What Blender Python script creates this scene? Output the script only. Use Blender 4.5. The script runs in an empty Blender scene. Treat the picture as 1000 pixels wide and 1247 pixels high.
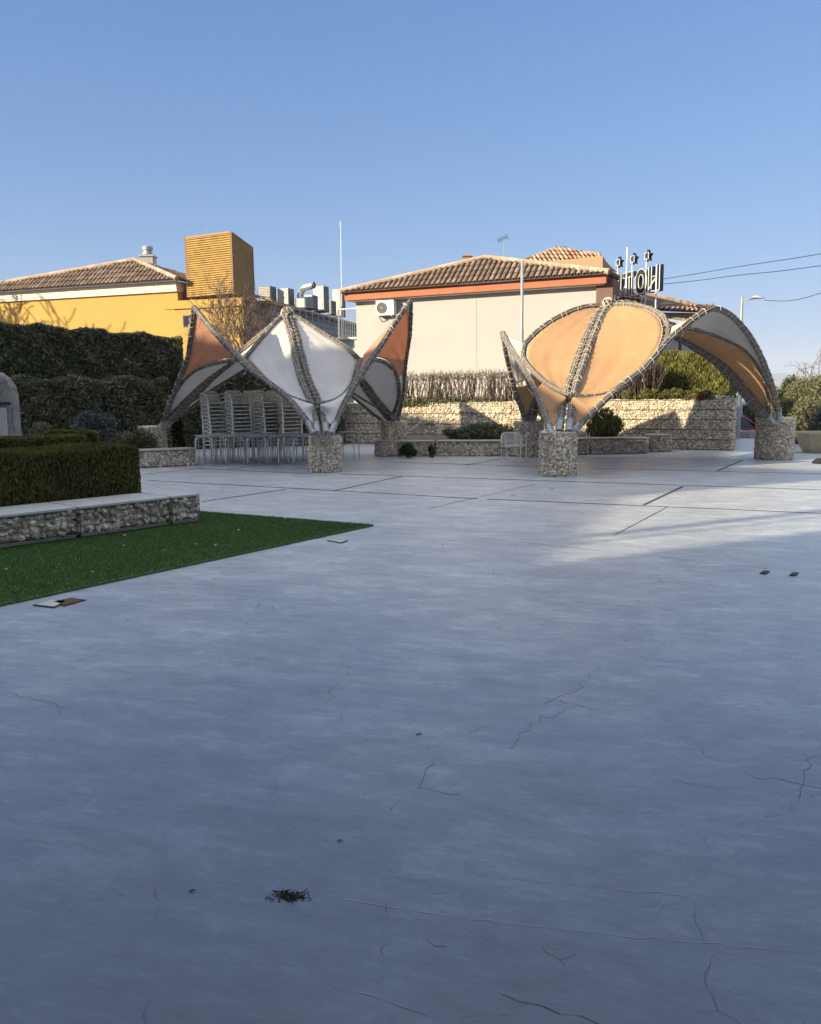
import bpy, bmesh, math, random
import numpy as np
from mathutils import Vector, Matrix
random.seed(7); rng = np.random.default_rng(7)
S = bpy.context.scene
COL = S.collection
R = math.radians
PI = math.pi

# ------------------------------------------------------------------ camera
H = 1.65
PITCH = R(7.94); ROLL = R(0.6)
fwd = Vector((0, math.cos(PITCH), -math.sin(PITCH)))
up0 = Vector((0, math.sin(PITCH), math.cos(PITCH)))
rt0 = Vector((1, 0, 0))
rt = rt0*math.cos(ROLL) - up0*math.sin(ROLL)
up = up0*math.cos(ROLL) + rt0*math.sin(ROLL)
cam = bpy.data.cameras.new('camera'); cam.sensor_fit = 'HORIZONTAL'; cam.sensor_width = 36; cam.lens = 36
cam.clip_end = 20000
co = bpy.data.objects.new('camera', cam); COL.objects.link(co)
m = Matrix((rt, up, -fwd)).transposed().to_4x4(); m.translation = Vector((0, 0, H))
co.matrix_world = m; S.camera = co
def ray(px, py): return fwd + rt*((px-500)/1000) + up*((623.5-py)/1000)
def P(px, py, D):
    d = ray(px, py); k = D/d.y
    return Vector((0, 0, H)) + d*k
def G(px, py, z=0.0):
    d = ray(px, py); k = (z-H)/d.z
    return Vector((0, 0, H)) + d*k

# ------------------------------------------------------------------ light
SUN_EL = R(18.0)
AZ = R(27.0)                       # direction the light travels, measured from +X towards +Y
sh = Vector((math.cos(AZ), math.sin(AZ), 0)); un = Vector((-math.sin(AZ), math.cos(AZ), 0))
w = bpy.data.worlds.new('World'); S.world = w; w.use_nodes = True
nt = w.node_tree; bg = nt.nodes['Background']
sky = nt.nodes.new('ShaderNodeTexSky'); sky.sky_type = 'NISHITA'; sky.sun_disc = False
sky.sun_elevation = SUN_EL; sky.sun_rotation = math.atan2(-sh.x, -sh.y)
sky.altitude = 600; sky.air_density = 1.0; sky.dust_density = 0.6; sky.ozone_density = 2.2
def vm(op, a, b):
    o = nt.nodes.new('ShaderNodeVectorMath'); o.operation = op
    for i, v in enumerate((a, b)):
        if isinstance(v, tuple): o.inputs[i].default_value = v
        else: nt.links.new(v, o.inputs[i])
    return o.outputs[0]
# soft shoulder on the physical sky (a photograph compresses its bright horizon)
SK = 4.45
num = vm('MULTIPLY', sky.outputs[0], (.108*SK, .192*SK, .325*SK)); den = vm('ADD', vm('MULTIPLY', sky.outputs[0], (.18, .25, .28)), (1., 1., 1.))
soft = vm('DIVIDE', num, den)
tcw = nt.nodes.new('ShaderNodeTexCoord'); sx = nt.nodes.new('ShaderNodeSeparateXYZ'); nt.links.new(tcw.outputs['Generated'], sx.inputs[0])
mr = nt.nodes.new('ShaderNodeMapRange'); mr.interpolation_type = 'SMOOTHSTEP'; nt.links.new(sx.outputs[2], mr.inputs[0]); mr.inputs[1].default_value = .46; mr.inputs[2].default_value = .82; mr.inputs[4].default_value = .9
mxw = nt.nodes.new('ShaderNodeMix'); mxw.data_type = 'RGBA'; nt.links.new(mr.outputs[0], mxw.inputs[0]); nt.links.new(soft, mxw.inputs[6]); mxw.inputs[7].default_value = (1.14*SK, 1.14*SK, 1.20*SK, 1)   # zenith whitened and brightened above the frame, added fill for the shade
nt.links.new(mxw.outputs[2], bg.inputs[0]); bg.inputs[1].default_value = 0.10
sl = bpy.data.lights.new('sun', 'SUN'); sl.energy = 4.4; sl.angle = R(0.55); sl.color = (1.0, 0.83, 0.57)
so = bpy.data.objects.new('sun', sl); COL.objects.link(so)
sd = Vector((sh.x*math.cos(SUN_EL), sh.y*math.cos(SUN_EL), -math.sin(SUN_EL)))
so.rotation_euler = sd.to_track_quat('-Z', 'Y').to_euler()
S.view_settings.view_transform = 'Standard'; S.view_settings.look = 'None'
S.view_settings.exposure = 1.35; S.view_settings.gamma = 1.0

# ------------------------------------------------------------------ helpers
def worig(o):
    v = Vector((0, 0, 0))
    while o is not None:
        v = v + o.location; o = o.parent
    return v
def tag(o, label=None, cat=None, group=None, kind=None):
    if label: o['label'] = label
    if cat: o['category'] = cat
    if group: o['group'] = group
    if kind: o['kind'] = kind
    return o
def empty(name, loc, label, cat, group=None):
    o = bpy.data.objects.new(name, None); COL.objects.link(o); o.location = Vector(loc)
    o.empty_display_size = .2
    return tag(o, label, cat, group)
def build_np(name, V, F, mats, parent=None, mi=None, smooth=False, keep=False):
    """V (n,3), F (m,k) array or list of arrays of different k."""
    V = np.asarray(V, dtype=np.float64)
    Fs = F if isinstance(F, list) else [F]
    Fs = [np.asarray(f, dtype=np.int32) for f in Fs if len(f)]
    if parent is not None: off = worig(parent)
    elif keep: off = Vector((0, 0, 0))
    else:
        mn = V.min(0); mx = V.max(0); off = Vector(((mn[0]+mx[0])/2, (mn[1]+mx[1])/2, mn[2]))
    V = V - np.array(off)
    me = bpy.data.meshes.new(name)
    me.vertices.add(len(V)); me.vertices.foreach_set('co', V.ravel())
    nl = sum(f.size for f in Fs); nf = sum(len(f) for f in Fs)
    me.loops.add(nl); me.polygons.add(nf)
    me.loops.foreach_set('vertex_index', np.concatenate([f.ravel() for f in Fs]))
    tot = np.concatenate([np.full(len(f), f.shape[1], dtype=np.int32) for f in Fs])
    st = np.concatenate([[0], np.cumsum(tot)[:-1]]).astype(np.int32)
    me.polygons.foreach_set('loop_start', st)
    if mi is not None: me.polygons.foreach_set('material_index', np.asarray(mi, dtype=np.int32))
    me.polygons.foreach_set('use_smooth', np.full(nf, smooth))
    me.update(calc_edges=True); me.validate()
    for mm in (mats if isinstance(mats, (list, tuple)) else [mats]): me.materials.append(mm)
    o = bpy.data.objects.new(name, me); COL.objects.link(o)
    if parent is not None: o.parent = parent
    else: o.location = off
    return o

class MB:
    def __init__(s): s.v = []; s.f = []; s.m = []; s.cur = 0
    def add(s, vs, fs):
        n = len(s.v); s.v += [tuple(v) for v in vs]
        for f in fs: s.f.append(tuple(i+n for i in f)); s.m.append(s.cur)
        return s
    def box(s, c, size, ex=None, ey=None, ez=None):
        c = Vector(c); ex = Vector(ex or (1, 0, 0)); ey = Vector(ey or (0, 1, 0)); ez = Vector(ez or (0, 0, 1))
        a, b, d = size[0]/2, size[1]/2, size[2]/2
        vs = [c+ex*(i*a)+ey*(j*b)+ez*(k*d) for k in (-1, 1) for (i, j) in ((-1, -1), (1, -1), (1, 1), (-1, 1))]
        return s.add(vs, [(0, 3, 2, 1), (4, 5, 6, 7), (0, 1, 5, 4), (1, 2, 6, 5), (2, 3, 7, 6), (3, 0, 4, 7)])
    def bar(s, p, q, w_, h_=None):
        p = Vector(p); q = Vector(q); ez = (q-p); L = ez.length; ez = ez/L
        ex = ez.cross(Vector((0, 0, 1)));
        if ex.length < 1e-4: ex = Vector((1, 0, 0))
        ex.normalize(); ey = ez.cross(ex)
        return s.box((p+q)/2, (w_, h_ or w_, L), ex, ey, ez)
    def tube(s, pts, r, n=8, cap=True, closed=False):
        pts = [Vector(p) for p in pts]; N = len(pts)
        rr = r if isinstance(r, (list, tuple)) else [r]*N
        base = len(s.v); t0 = None; ex = None
        for i in range(N):
            a = pts[i-1] if (i > 0 or closed) else pts[i]; b = pts[(i+1) % N] if (i < N-1 or closed) else pts[i]
            t = (b-a)
            if t.length < 1e-9: t = Vector((0, 0, 1))
            t.normalize()
            if ex is None:
                ex = t.cross(Vector((0.13, 0.21, .97)));
                if ex.length < .05: ex = t.cross(Vector((1, 0, 0)))
            ex = ex - t*ex.dot(t)
            if ex.length < 1e-6: ex = t.cross(Vector((1, .3, 0)))
            ex.normalize(); ey = t.cross(ex)
            for k in range(n):
                an = 2*PI*k/n; s.v.append(tuple(pts[i]+(ex*math.cos(an)+ey*math.sin(an))*rr[i]))
        M = N if closed else N-1
        for i in range(M):
            j = (i+1) % N
            for k in range(n):
                s.f.append((base+i*n+k, base+i*n+(k+1) % n, base+j*n+(k+1) % n, base+j*n+k)); s.m.append(s.cur)
        if cap and not closed:
            s.f.append(tuple(base+k for k in range(n))[::-1]); s.m.append(s.cur)
            s.f.append(tuple(base+(N-1)*n+k for k in range(n))); s.m.append(s.cur)
        return s
    def lathe(s, c, prof, n=20):
        c = Vector(c); base = len(s.v)
        for (r, z) in prof:
            for k in range(n):
                a = 2*PI*k/n; s.v.append((c.x+r*math.cos(a), c.y+r*math.sin(a), c.z+z))
        for i in range(len(prof)-1):
            for k in range(n):
                s.f.append((base+i*n+k, base+i*n+(k+1) % n, base+(i+1)*n+(k+1) % n, base+(i+1)*n+k)); s.m.append(s.cur)
        s.f.append(tuple(base+k for k in range(n))[::-1]); s.m.append(s.cur)
        s.f.append(tuple(base+(len(prof)-1)*n+k for k in range(n))); s.m.append(s.cur)
        return s
    def prism(s, poly, ext):
        """poly: list of 3-D points, ext: extrusion vector"""
        n = len(poly); ext = Vector(ext); poly = [Vector(p) for p in poly]
        vs = poly+[p+ext for p in poly]
        return s.add(vs, [tuple(range(n))[::-1], tuple(range(n, 2*n))]+[(i, (i+1) % n, n+(i+1) % n, n+i) for i in range(n)])
    def grid(s, fn, nu, nv):
        base = len(s.v)
        for i in range(nu+1):
            for j in range(nv+1): s.v.append(tuple(fn(i/nu, j/nv)))
        for i in range(nu):
            for j in range(nv):
                a = base+i*(nv+1)+j; s.f.append((a, a+1, a+nv+2, a+nv+1)); s.m.append(s.cur)
        return s
    def build(s, name, mats, parent=None, smooth=False, bevel=0, keep=False):
        V = np.array(s.v); off = worig(parent) if parent is not None else None
        if off is None:
            if keep: off = Vector((0, 0, 0))
            else:
                mn = V.min(0); mx = V.max(0); off = Vector(((mn[0]+mx[0])/2, (mn[1]+mx[1])/2, mn[2]))
        me = bpy.data.meshes.new(name)
        me.from_pydata((V-np.array(off)).tolist(), [], s.f)
        me.polygons.foreach_set('material_index', s.m)
        me.polygons.foreach_set('use_smooth', [smooth]*len(s.f))
        for mm in (mats if isinstance(mats, (list, tuple)) else [mats]): me.materials.append(mm)
        me.update()
        o = bpy.data.objects.new(name, me); COL.objects.link(o)
        if parent is not None: o.parent = parent
        else: o.location = off
        if bevel:
            b = o.modifiers.new('bevel', 'BEVEL'); b.width = bevel; b.segments = 2; b.limit_method = 'ANGLE'
        return o
def copy_tree(o, parent=None):
    c = o.copy(); COL.objects.link(c); c.parent = parent
    for ch in [x for x in bpy.data.objects if x.parent == o]: copy_tree(ch, c)
    return c

# ------------------------------------------------------------------ materials
def hexc(r, g, b): return (r, g, b, 1)
class NT:
    def __init__(s, name):
        s.m = bpy.data.materials.new(name); s.m.use_nodes = True; s.t = s.m.node_tree
        s.b = s.t.nodes['Principled BSDF']; s.out = s.t.nodes['Material Output']
        s.geo = None
    def n(s, typ, **kw):
        o = s.t.nodes.new(typ)
        for k, v in kw.items(): setattr(o, k, v)
        return o
    def l(s, a, b): s.t.links.new(a, b)
    def coord(s, scale=(1, 1, 1), rot=(0, 0, 0), gen='Object'):
        tc = s.n('ShaderNodeTexCoord'); mp = s.n('ShaderNodeMapping')
        mp.inputs['Scale'].default_value = scale; mp.inputs['Rotation'].default_value = rot
        s.l(tc.outputs[gen], mp.inputs[0]); return mp.outputs[0]
    def noise(s, vec, scale, detail=5, rough=.55, dist=0):
        o = s.n('ShaderNodeTexNoise'); o.inputs['Scale'].default_value = scale; o.inputs['Detail'].default_value = detail
        o.inputs['Roughness'].default_value = rough; o.inputs['Distortion'].default_value = dist
        if vec is not None: s.l(vec, o.inputs['Vector'])
        return o.outputs['Fac']
    def ramp(s, fac, stops):
        o = s.n('ShaderNodeValToRGB'); e = o.color_ramp.elements
        while len(e) < len(stops): e.new(.5)
        for i, (p, c) in enumerate(stops):
            e[i].position = p; e[i].color = c if len(c) == 4 else (*c, 1)
        s.l(fac, o.inputs[0]); return o.outputs[0]
    def mix(s, fac, a, b, mode='MIX'):
        o = s.n('ShaderNodeMix', data_type='RGBA', blend_type=mode)
        for sock, v in ((0, fac), (6, a), (7, b)):
            if isinstance(v, (int, float)): o.inputs[sock].default_value = v
            elif isinstance(v, tuple): o.inputs[sock].default_value = v if len(v) == 4 else (*v, 1)
            else: s.l(v, o.inputs[sock])
        return o.outputs[2]
    def math(s, op, a, b=None, clamp=False):
        o = s.n('ShaderNodeMath', operation=op); o.use_clamp = clamp
        for i, v in enumerate((a, b)):
            if v is None: continue
            if isinstance(v, (int, float)): o.inputs[i].default_value = v
            else: s.l(v, o.inputs[i])
        return o.outputs[0]
    def bump(s, h, strength=.3, dist=.01, prev=None):
        o = s.n('ShaderNodeBump'); o.inputs['Strength'].default_value = strength; o.inputs['Distance'].default_value = dist
        s.l(h, o.inputs['Height'])
        if prev is not None: s.l(prev, o.inputs['Normal'])
        s.l(o.outputs[0], s.b.inputs['Normal']); return o.outputs[0]
    def island(s):
        return s.n('ShaderNodeNewGeometry').outputs['Random Per Island']
def simple(name, col, rough=.6, metal=0, var=.15, scale=6, bump=0, bscale=60, bdist=.004):
    t = NT(name); v = t.coord()
    f = t.noise(v, scale, 6)
    c = t.ramp(f, [(.3, tuple(x*(1-var) for x in col)), (.7, tuple(min(1, x*(1+var)) for x in col))])
    t.l(c, t.b.inputs['Base Color']); t.b.inputs['Roughness'].default_value = rough; t.b.inputs['Metallic'].default_value = metal
    if bump: t.bump(t.noise(v, bscale, 4), bump, bdist)
    return t.m
M = {}
def mat_leaf(name, c1, c2, c3=None, trans=.25, rough=.55, cl=1.2):
    t = NT(name); isl = t.island(); v = t.coord()
    n = t.noise(v, cl, 3)
    f = t.math('ADD', t.math('MULTIPLY', isl, .6), t.math('MULTIPLY', n, .45), True)
    st = [(.2, c1), (.75, c2)]
    if c3: st.append((.97, c3))
    c = t.ramp(f, st); t.l(c, t.b.inputs['Base Color']); t.b.inputs['Roughness'].default_value = rough
    t.b.inputs['Specular IOR Level'].default_value = .3
    tr = t.n('ShaderNodeBsdfTranslucent'); t.l(c, tr.inputs[0]); mx = t.n('ShaderNodeMixShader'); mx.inputs[0].default_value = trans
    t.l(t.b.outputs[0], mx.inputs[1]); t.l(tr.outputs[0], mx.inputs[2]); t.l(mx.outputs[0], t.out.inputs[0])
    return t.m
M['ivy'] = mat_leaf('dark_ivy', (.08, .088, .045), (.18, .19, .09), (.6, .6, .45), rough=.4)  # third tone paints glints on scattered leaves into the colour
M['box'] = mat_leaf('boxwood', (.050, .054, .010), (.135, .125, .026), (.26, .22, .06))
M['boxlight'] = mat_leaf('boxwood_light', (.06, .06, .012), (.13, .12, .022), (.2, .18, .04))
M['cyp'] = mat_leaf('cypress', (.07, .075, .018), (.19, .19, .045), (.33, .31, .09))
M['shrub'] = mat_leaf('shrub_green', (.02, .04, .012), (.06, .10, .025), (.12, .16, .05))
M['cover'] = mat_leaf('cover_leaf', (.06, .075, .02), (.15, .165, .045), (.3, .27, .09))
M['grey_leaf'] = mat_leaf('grey_shrub', (.06, .07, .06), (.11, .13, .115), (.2, .22, .19))
M['olive'] = mat_leaf('olive_leaf', (.10, .11, .055), (.20, .20, .11), (.34, .30, .17))
M['rust_leaf'] = mat_leaf('rust_leaf', (.15, .06, .02), (.30, .13, .04), (.4, .2, .06))
M['twig'] = simple('twig_bark', (.14, .105, .08), .9, var=.3, scale=20)
M['twig_dark'] = simple('dark_twig', (.085, .062, .048), .9, var=.3, scale=20)
M['bark'] = simple('bark', (.20, .16, .125), .9, var=.35, scale=14, bump=.4)
M['darkcore'] = simple('packed_stone_core', (.40, .35, .27), .95)
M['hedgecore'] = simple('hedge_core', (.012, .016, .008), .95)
M['soil'] = simple('soil', (.13, .105, .075), .95, var=.35, scale=3, bump=.6, bscale=25, bdist=.03)

# stones: colour per stone, warm limestone
def mat_stone(name, k=1.0):
    t = NT(name); isl = t.island(); v = t.coord()
    c = t.ramp(isl, [(0, (.30*k, .25*k, .18*k)), (.2, (.46*k, .385*k, .285*k)), (.6, (.62*k, .53*k, .40*k)), (.85, (.74*k, .65*k, .51*k)), (1, (.84*k, .78*k, .66*k))])
    c2 = t.mix(t.math('MULTIPLY', t.noise(v, 30, 4), .35), c, (.3*k, .27*k, .22*k))
    t.l(c2, t.b.inputs['Base Color']); t.b.inputs['Roughness'].default_value = .85
    t.bump(t.noise(v, 90, 4), .4, .004); return t.m
M['stone'] = mat_stone('gabion_stone'); M['stone_grey'] = mat_stone('gabion_stone_grey', .88)
M['wire'] = simple('galvanised_wire', (.16, .16, .155), .5, .6)
M['slab'] = simple('stone_slab', (.42, .43, .42), .6, var=.12, scale=5, bump=.2)
M['slab_tan'] = simple('tan_slab', (.34, .31, .27), .7, var=.12, scale=5, bump=.2)

# plaza floor: sealed, brushed concrete with blotches, scratches and hairline cracks
def mat_floor():
    t = NT('plaza_concrete'); v = t.coord(gen='Object'); vr = t.coord(rot=(0, 0, R(14)))
    def sc(x, y, src=vr):
        m_ = t.n('ShaderNodeMapping'); m_.inputs['Scale'].default_value = (x, y, 1); t.l(src, m_.inputs[0]); return m_.outputs[0]
    big = t.noise(v, .22, 3, .5)
    blotch = t.noise(sc(.7, 1.5), 1.7, 12, .78, .12)
    mott = t.noise(sc(.6, 1.7), 6.5, 12, .80, .1)
    fine = t.noise(sc(.35, 2.2), 16, 8, .78)
    grain = t.noise(v, 160, 4, .7)
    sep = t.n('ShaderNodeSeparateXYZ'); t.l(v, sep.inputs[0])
    shade_grad = t.math('ADD', t.math('MULTIPLY', sep.outputs[1], .085), t.math('MULTIPLY', t.noise(v, .5, 6, .65), .55))      # shade falloff put into the colour: darker near the camera, paler far
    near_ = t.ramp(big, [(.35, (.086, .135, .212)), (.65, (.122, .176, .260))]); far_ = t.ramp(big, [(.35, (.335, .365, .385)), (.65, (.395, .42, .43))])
    mrp = t.n('ShaderNodeMapRange', interpolation_type='SMOOTHSTEP'); t.l(shade_grad, mrp.inputs[0]); mrp.inputs[1].default_value = .40; mrp.inputs[2].default_value = 1.30
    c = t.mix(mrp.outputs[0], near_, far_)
    def mul(f, fac, m_): return t.mix(t.math('MULTIPLY', f, fac), c, tuple(m_), 'MULTIPLY')
    c = mul(t.ramp(blotch, [(.50, (0, 0, 0)), (.56, (.6, .6, .6)), (.72, (1, 1, 1))]), .8, (1.45, 1.40, 1.32))
    c = mul(t.ramp(blotch, [(.30, (1, 1, 1)), (.46, (0, 0, 0))]), .8, (.62, .65, .70))
    c = mul(t.ramp(mott, [(.50, (0, 0, 0)), (.64, (1, 1, 1))]), .8, (1.42, 1.38, 1.32))
    c = mul(t.ramp(mott, [(.34, (1, 1, 1)), (.46, (0, 0, 0))]), .8, (.66, .68, .72))
    crisp = t.noise(sc(.8, 1.3), 24, 12, .85, .1)
    c = mul(t.ramp(crisp, [(.52, (0, 0, 0)), (.60, (1, 1, 1))]), .7, (1.22, 1.20, 1.18)); c = mul(t.ramp(crisp, [(.38, (1, 1, 1)), (.46, (0, 0, 0))]), .7, (.80, .82, .84))
    pore = t.n('ShaderNodeTexVoronoi'); pore.inputs['Scale'].default_value = 38; t.l(v, pore.inputs['Vector'])
    c = mul(t.ramp(pore.outputs['Distance'], [(.07, (1, 1, 1)), (.14, (0, 0, 0))]), .55, (.45, .46, .48))
    c = mul(t.ramp(fine, [(.55, (0, 0, 0)), (.70, (1, 1, 1))]), .8, (1.35, 1.32, 1.28))
    c = mul(t.ramp(fine, [(.30, (1, 1, 1)), (.43, (0, 0, 0))]), .8, (.70, .72, .75))
    c = t.mix(t.math('MULTIPLY', t.ramp(grain, [(.3, (1, 1, 1)), (.5, (0, 0, 0))]), .25), c, (.12, .125, .13))
    def lines(src, scale, wd, mscale, lo, hi, dist=.08):
        n_ = t.noise(src, scale, 3, .5, dist); d_ = t.math('ABSOLUTE', t.math('SUBTRACT', n_, .5)); l_ = t.ramp(d_, [(0, (1, 1, 1)), (wd, (0, 0, 0))])
        return t.math('MULTIPLY', l_, t.ramp(t.noise(v, mscale, 3), [(lo, (0, 0, 0)), (hi, (1, 1, 1))]))
    sc1 = lines(sc(.30, 1.1), 1.6, .0016, 2.3, .53, .6); sc2 = lines(sc(1.5, .4), 2.0, .0014, 3.1, .60, .66)
    c = t.mix(t.math('MULTIPLY', t.math('MAXIMUM', sc1, sc2), .07), c, (.62, .64, .65))
    # angular hairline cracks
    ck = []
    for k, (s_, m0) in enumerate(((.85, .56), (1.9, .60))):
        dv = t.n('ShaderNodeVectorMath', operation='ADD'); nz = t.n('ShaderNodeTexNoise'); nz.inputs['Scale'].default_value = 6; nz.inputs['Detail'].default_value = 4
        t.l(v, nz.inputs['Vector']); s2 = t.n('ShaderNodeVectorMath', operation='SCALE'); s2.inputs['Scale'].default_value = .10
        t.l(nz.outputs['Color'], s2.inputs[0]); t.l(v, dv.inputs[0]); t.l(s2.outputs[0], dv.inputs[1])
        vo = t.n('ShaderNodeTexVoronoi', feature='DISTANCE_TO_EDGE'); vo.inputs['Scale'].default_value = s_; t.l(dv.outputs[0], vo.inputs['Vector'])
        e = t.ramp(vo.outputs['Distance'], [(0, (1, 1, 1)), (.0022*(1+k), (0, 0, 0))])
        ck.append(t.math('MULTIPLY', e, t.ramp(t.noise(v, 1.5+k, 4, .7), [(m0-.03, (0, 0, 0)), (m0+.03, (1, 1, 1))])))
    ckm = t.math('MAXIMUM', ck[0], ck[1]); c = t.mix(t.math('MULTIPLY', ckm, .7), c, (.055, .06, .065))
    # tiny specks of grit
    vp = t.n('ShaderNodeTexVoronoi'); vp.inputs['Scale'].default_value = 9; t.l(v, vp.inputs['Vector'])
    sp = t.ramp(vp.outputs['Distance'], [(.03, (1, 1, 1)), (.06, (0, 0, 0))]); spm = t.ramp(t.noise(v, 2.3, 2), [(.56, (0, 0, 0)), (.6, (1, 1, 1))])
    c = t.mix(t.math('MULTIPLY', t.math('MULTIPLY', sp, spm), .6), c, (.06, .06, .06))
    t.l(c, t.b.inputs['Base Color'])
    rg = t.ramp(mott, [(.3, (.36, .36, .36)), (.7, (.52, .52, .52))]); t.l(rg, t.b.inputs['Roughness'])
    t.b.inputs['Specular IOR Level'].default_value = .9
    b1 = t.bump(mott, .12, .004); b2 = t.bump(fine, .2, .002, b1); t.bump(t.math('MULTIPLY', ckm, -1), .5, .005, b2)
    return t.m
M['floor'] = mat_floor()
M['dirt'] = simple('dry_dirt', (.05, .052, .045), .95, var=.4, scale=80)
M['crack'] = simple('crack', (.09, .10, .11), .9)
M['score'] = simple('scored_line', (.42, .44, .46), .8)
M['joint'] = simple('joint_dark', (.045, .05, .045), .9)
M['ground'] = simple('earth', (.16, .14, .10), .95, var=.3, scale=.3)
M['asphalt'] = simple('asphalt', (.06, .06, .062), .85, var=.2, scale=2, bump=.3)
M['turf'] = mat_leaf('turf_blade', (.045, .095, .022), (.095, .175, .042), (.17, .25, .09), .15, .6, .7)
def mat_turf():
    t = NT('turf_base'); v = t.coord()
    c = t.ramp(t.noise(v, 30, 6, .7), [(.3, (.035, .08, .02)), (.7, (.08, .15, .04))])
    t.l(c, t.b.inputs['Base Color']); t.b.inputs['Roughness'].default_value = .9; t.bump(t.noise(v, 120, 4), .8, .01); return t.m
M['turfbase'] = mat_turf()
def mat_wall(name, col, dirt=(.3, .26, .2), amt=.35, streak=True):
    t = NT(name); v = t.coord(); f = t.noise(v, .5, 6, .6)
    c = t.ramp(f, [(.3, tuple(x*.93 for x in col)), (.7, col)])
    vs = t.coord(scale=(2.5, 2.5, .25)); s = t.noise(vs, 1.3, 6, .65)
    c = t.mix(t.math('MULTIPLY', t.ramp(s, [(.56, (0, 0, 0)), (.8, (1, 1, 1))]), amt), c, dirt)
    t.l(c, t.b.inputs['Base Color']); t.b.inputs['Roughness'].default_value = .85; t.bump(t.noise(v, 30, 5), .2, .01); return t.m
M['white_wall'] = mat_wall('white_render', (.405, .398, .39), (.345, .335, .315))
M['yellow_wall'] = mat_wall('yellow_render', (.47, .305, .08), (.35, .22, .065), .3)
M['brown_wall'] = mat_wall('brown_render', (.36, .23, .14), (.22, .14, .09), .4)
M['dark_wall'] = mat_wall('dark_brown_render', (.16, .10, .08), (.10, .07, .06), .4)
M['grey_wall'] = mat_wall('grey_cladding', (.40, .38, .36), (.28, .26, .24), .4)
M['cream_trim'] = simple('cream_trim', (.74, .70, .60), .7, var=.08)
M['fascia'] = simple('terracotta_fascia', (.38, .13, .065), .75, var=.12, scale=2)
def mat_pillar():
    t = NT('rough_old_render'); v = t.coord(); a = t.noise(v, 3, 10, .75); b = t.noise(v, 14, 8, .8)
    c = t.ramp(a, [(.32, (.13, .125, .105)), (.5, (.27, .26, .23)), (.7, (.36, .34, .30))]); c = t.mix(t.math('MULTIPLY', t.ramp(b, [(.5, (0, 0, 0)), (.62, (1, 1, 1))]), .5), c, (.12, .115, .095))
    t.l(c, t.b.inputs['Base Color']); t.b.inputs['Roughness'].default_value = .95; t.bump(b, .9, .03); return t.m
M['pillar'] = mat_pillar()
M['occl'] = mat_wall('plain_render', (.74, .70, .63))
def mat_tile(name, a, b, c_):
    t = NT(name); isl = t.island(); v = t.coord()
    c = t.ramp(isl, [(0, a), (.5, b), (1, c_)])
    c = t.mix(t.math('MULTIPLY', t.noise(v, 7, 5), .5), c, tuple(x*.55 for x in b))
    t.l(c, t.b.inputs['Base Color']); t.b.inputs['Roughness'].default_value = .85; return t.m
M['tile'] = mat_tile('aged_roof_tile', (.17, .115, .08), (.26, .18, .125), (.40, .30, .22))
M['tile_warm'] = mat_tile('warm_roof_tile', (.34, .19, .11), (.48, .29, .17), (.62, .44, .29))
M['tile_dark'] = simple('roof_underlay', (.075, .05, .04), .9)
M['ridge'] = mat_tile('ridge_tile', (.36, .27, .19), (.44, .34, .25), (.54, .44, .34))
M['metal'] = simple('galvanised', (.55, .56, .57), .4, .85, var=.15, scale=12)
M['sleeve'] = simple('galvanised_sleeve', (.30, .31, .32), .45, .5, var=.25, scale=9)
M['grey_paint'] = simple('grey_paint', (.33, .34, .34), .5, .2, var=.1)
M['white_metal'] = simple('white_metal', (.72, .72, .70), .45, 0, var=.08)
M['pale_metal'] = simple('pale_ac_metal', (.36, .36, .345), .5, 0, var=.1)
M['black'] = simple('black_grille', (.012, .013, .016), .6)
M['dark_metal'] = simple('dark_metal', (.05, .052, .055), .5, .5)
M['rust'] = simple('rusty_frame', (.10, .055, .03), .8, .3, var=.4, scale=20)
M['glass'] = simple('window_glass', (.03, .035, .045), .08, 0)
M['wood_slat'] = simple('yellow_slat', (.31, .185, .032), .6, var=.25, scale=3)
M['table_top'] = simple('grey_table_top', (.30, .30, .31), .4, .1)
M['table_leg'] = simple('aluminium_leg', (.56, .56, .56), .35, .3)
M['chair'] = simple('chair_cream', (.80, .76, .68), .5, .05, var=.12)
M['chair_seat'] = simple('chair_slat', (.72, .68, .60), .6, 0, var=.12)
M['reed'] = None
def mat_reed():
    t = NT('reed_bundle'); isl = t.island(); v = t.coord()
    c = t.ramp(isl, [(0, (.12, .11, .10)), (.5, (.215, .195, .17)), (1, (.35, .32, .28))])
    c = t.mix(t.math('MULTIPLY', t.noise(v, 25, 4), .6), c, (.08, .066, .052))
    t.l(c, t.b.inputs['Base Color']); t.b.inputs['Roughness'].default_value = .85; t.bump(t.noise(v, 120, 3), .5, .006); return t.m
M['reed'] = mat_reed()
M['tie'] = simple('tie_cane', (.26, .22, .17), .85, var=.3, scale=30)
M['rope'] = simple('pale_rope', (.55, .50, .42), .8, var=.2)
def mat_cloth(name, col, trans=.35, var=.06):
    t = NT(name); v = t.coord()
    c = t.ramp(t.noise(v, 1.6, 5), [(.3, tuple(x*(1-var*2) for x in col)), (.7, col)])
    t.l(c, t.b.inputs['Base Color']); t.b.inputs['Roughness'].default_value = .75; t.b.inputs['Specular IOR Level'].default_value = .2
    nb = t.bump(t.noise(t.coord(scale=(1, 1, .35)), 5, 4, .5, .8), .3, .03)
    tr = t.n('ShaderNodeBsdfTranslucent'); t.l(c, tr.inputs[0]); mx = t.n('ShaderNodeMixShader'); mx.inputs[0].default_value = trans
    t.l(nb, tr.inputs['Normal'])
    t.l(t.b.outputs[0], mx.inputs[1]); t.l(tr.outputs[0], mx.inputs[2]); t.l(mx.outputs[0], t.out.inputs[0]); return t.m
M['sail_white'] = mat_cloth('white_sailcloth', (.80, .78, .74))
M['sail_apricot'] = mat_cloth('apricot_sailcloth', (.60, .375, .20), .3)
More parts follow.
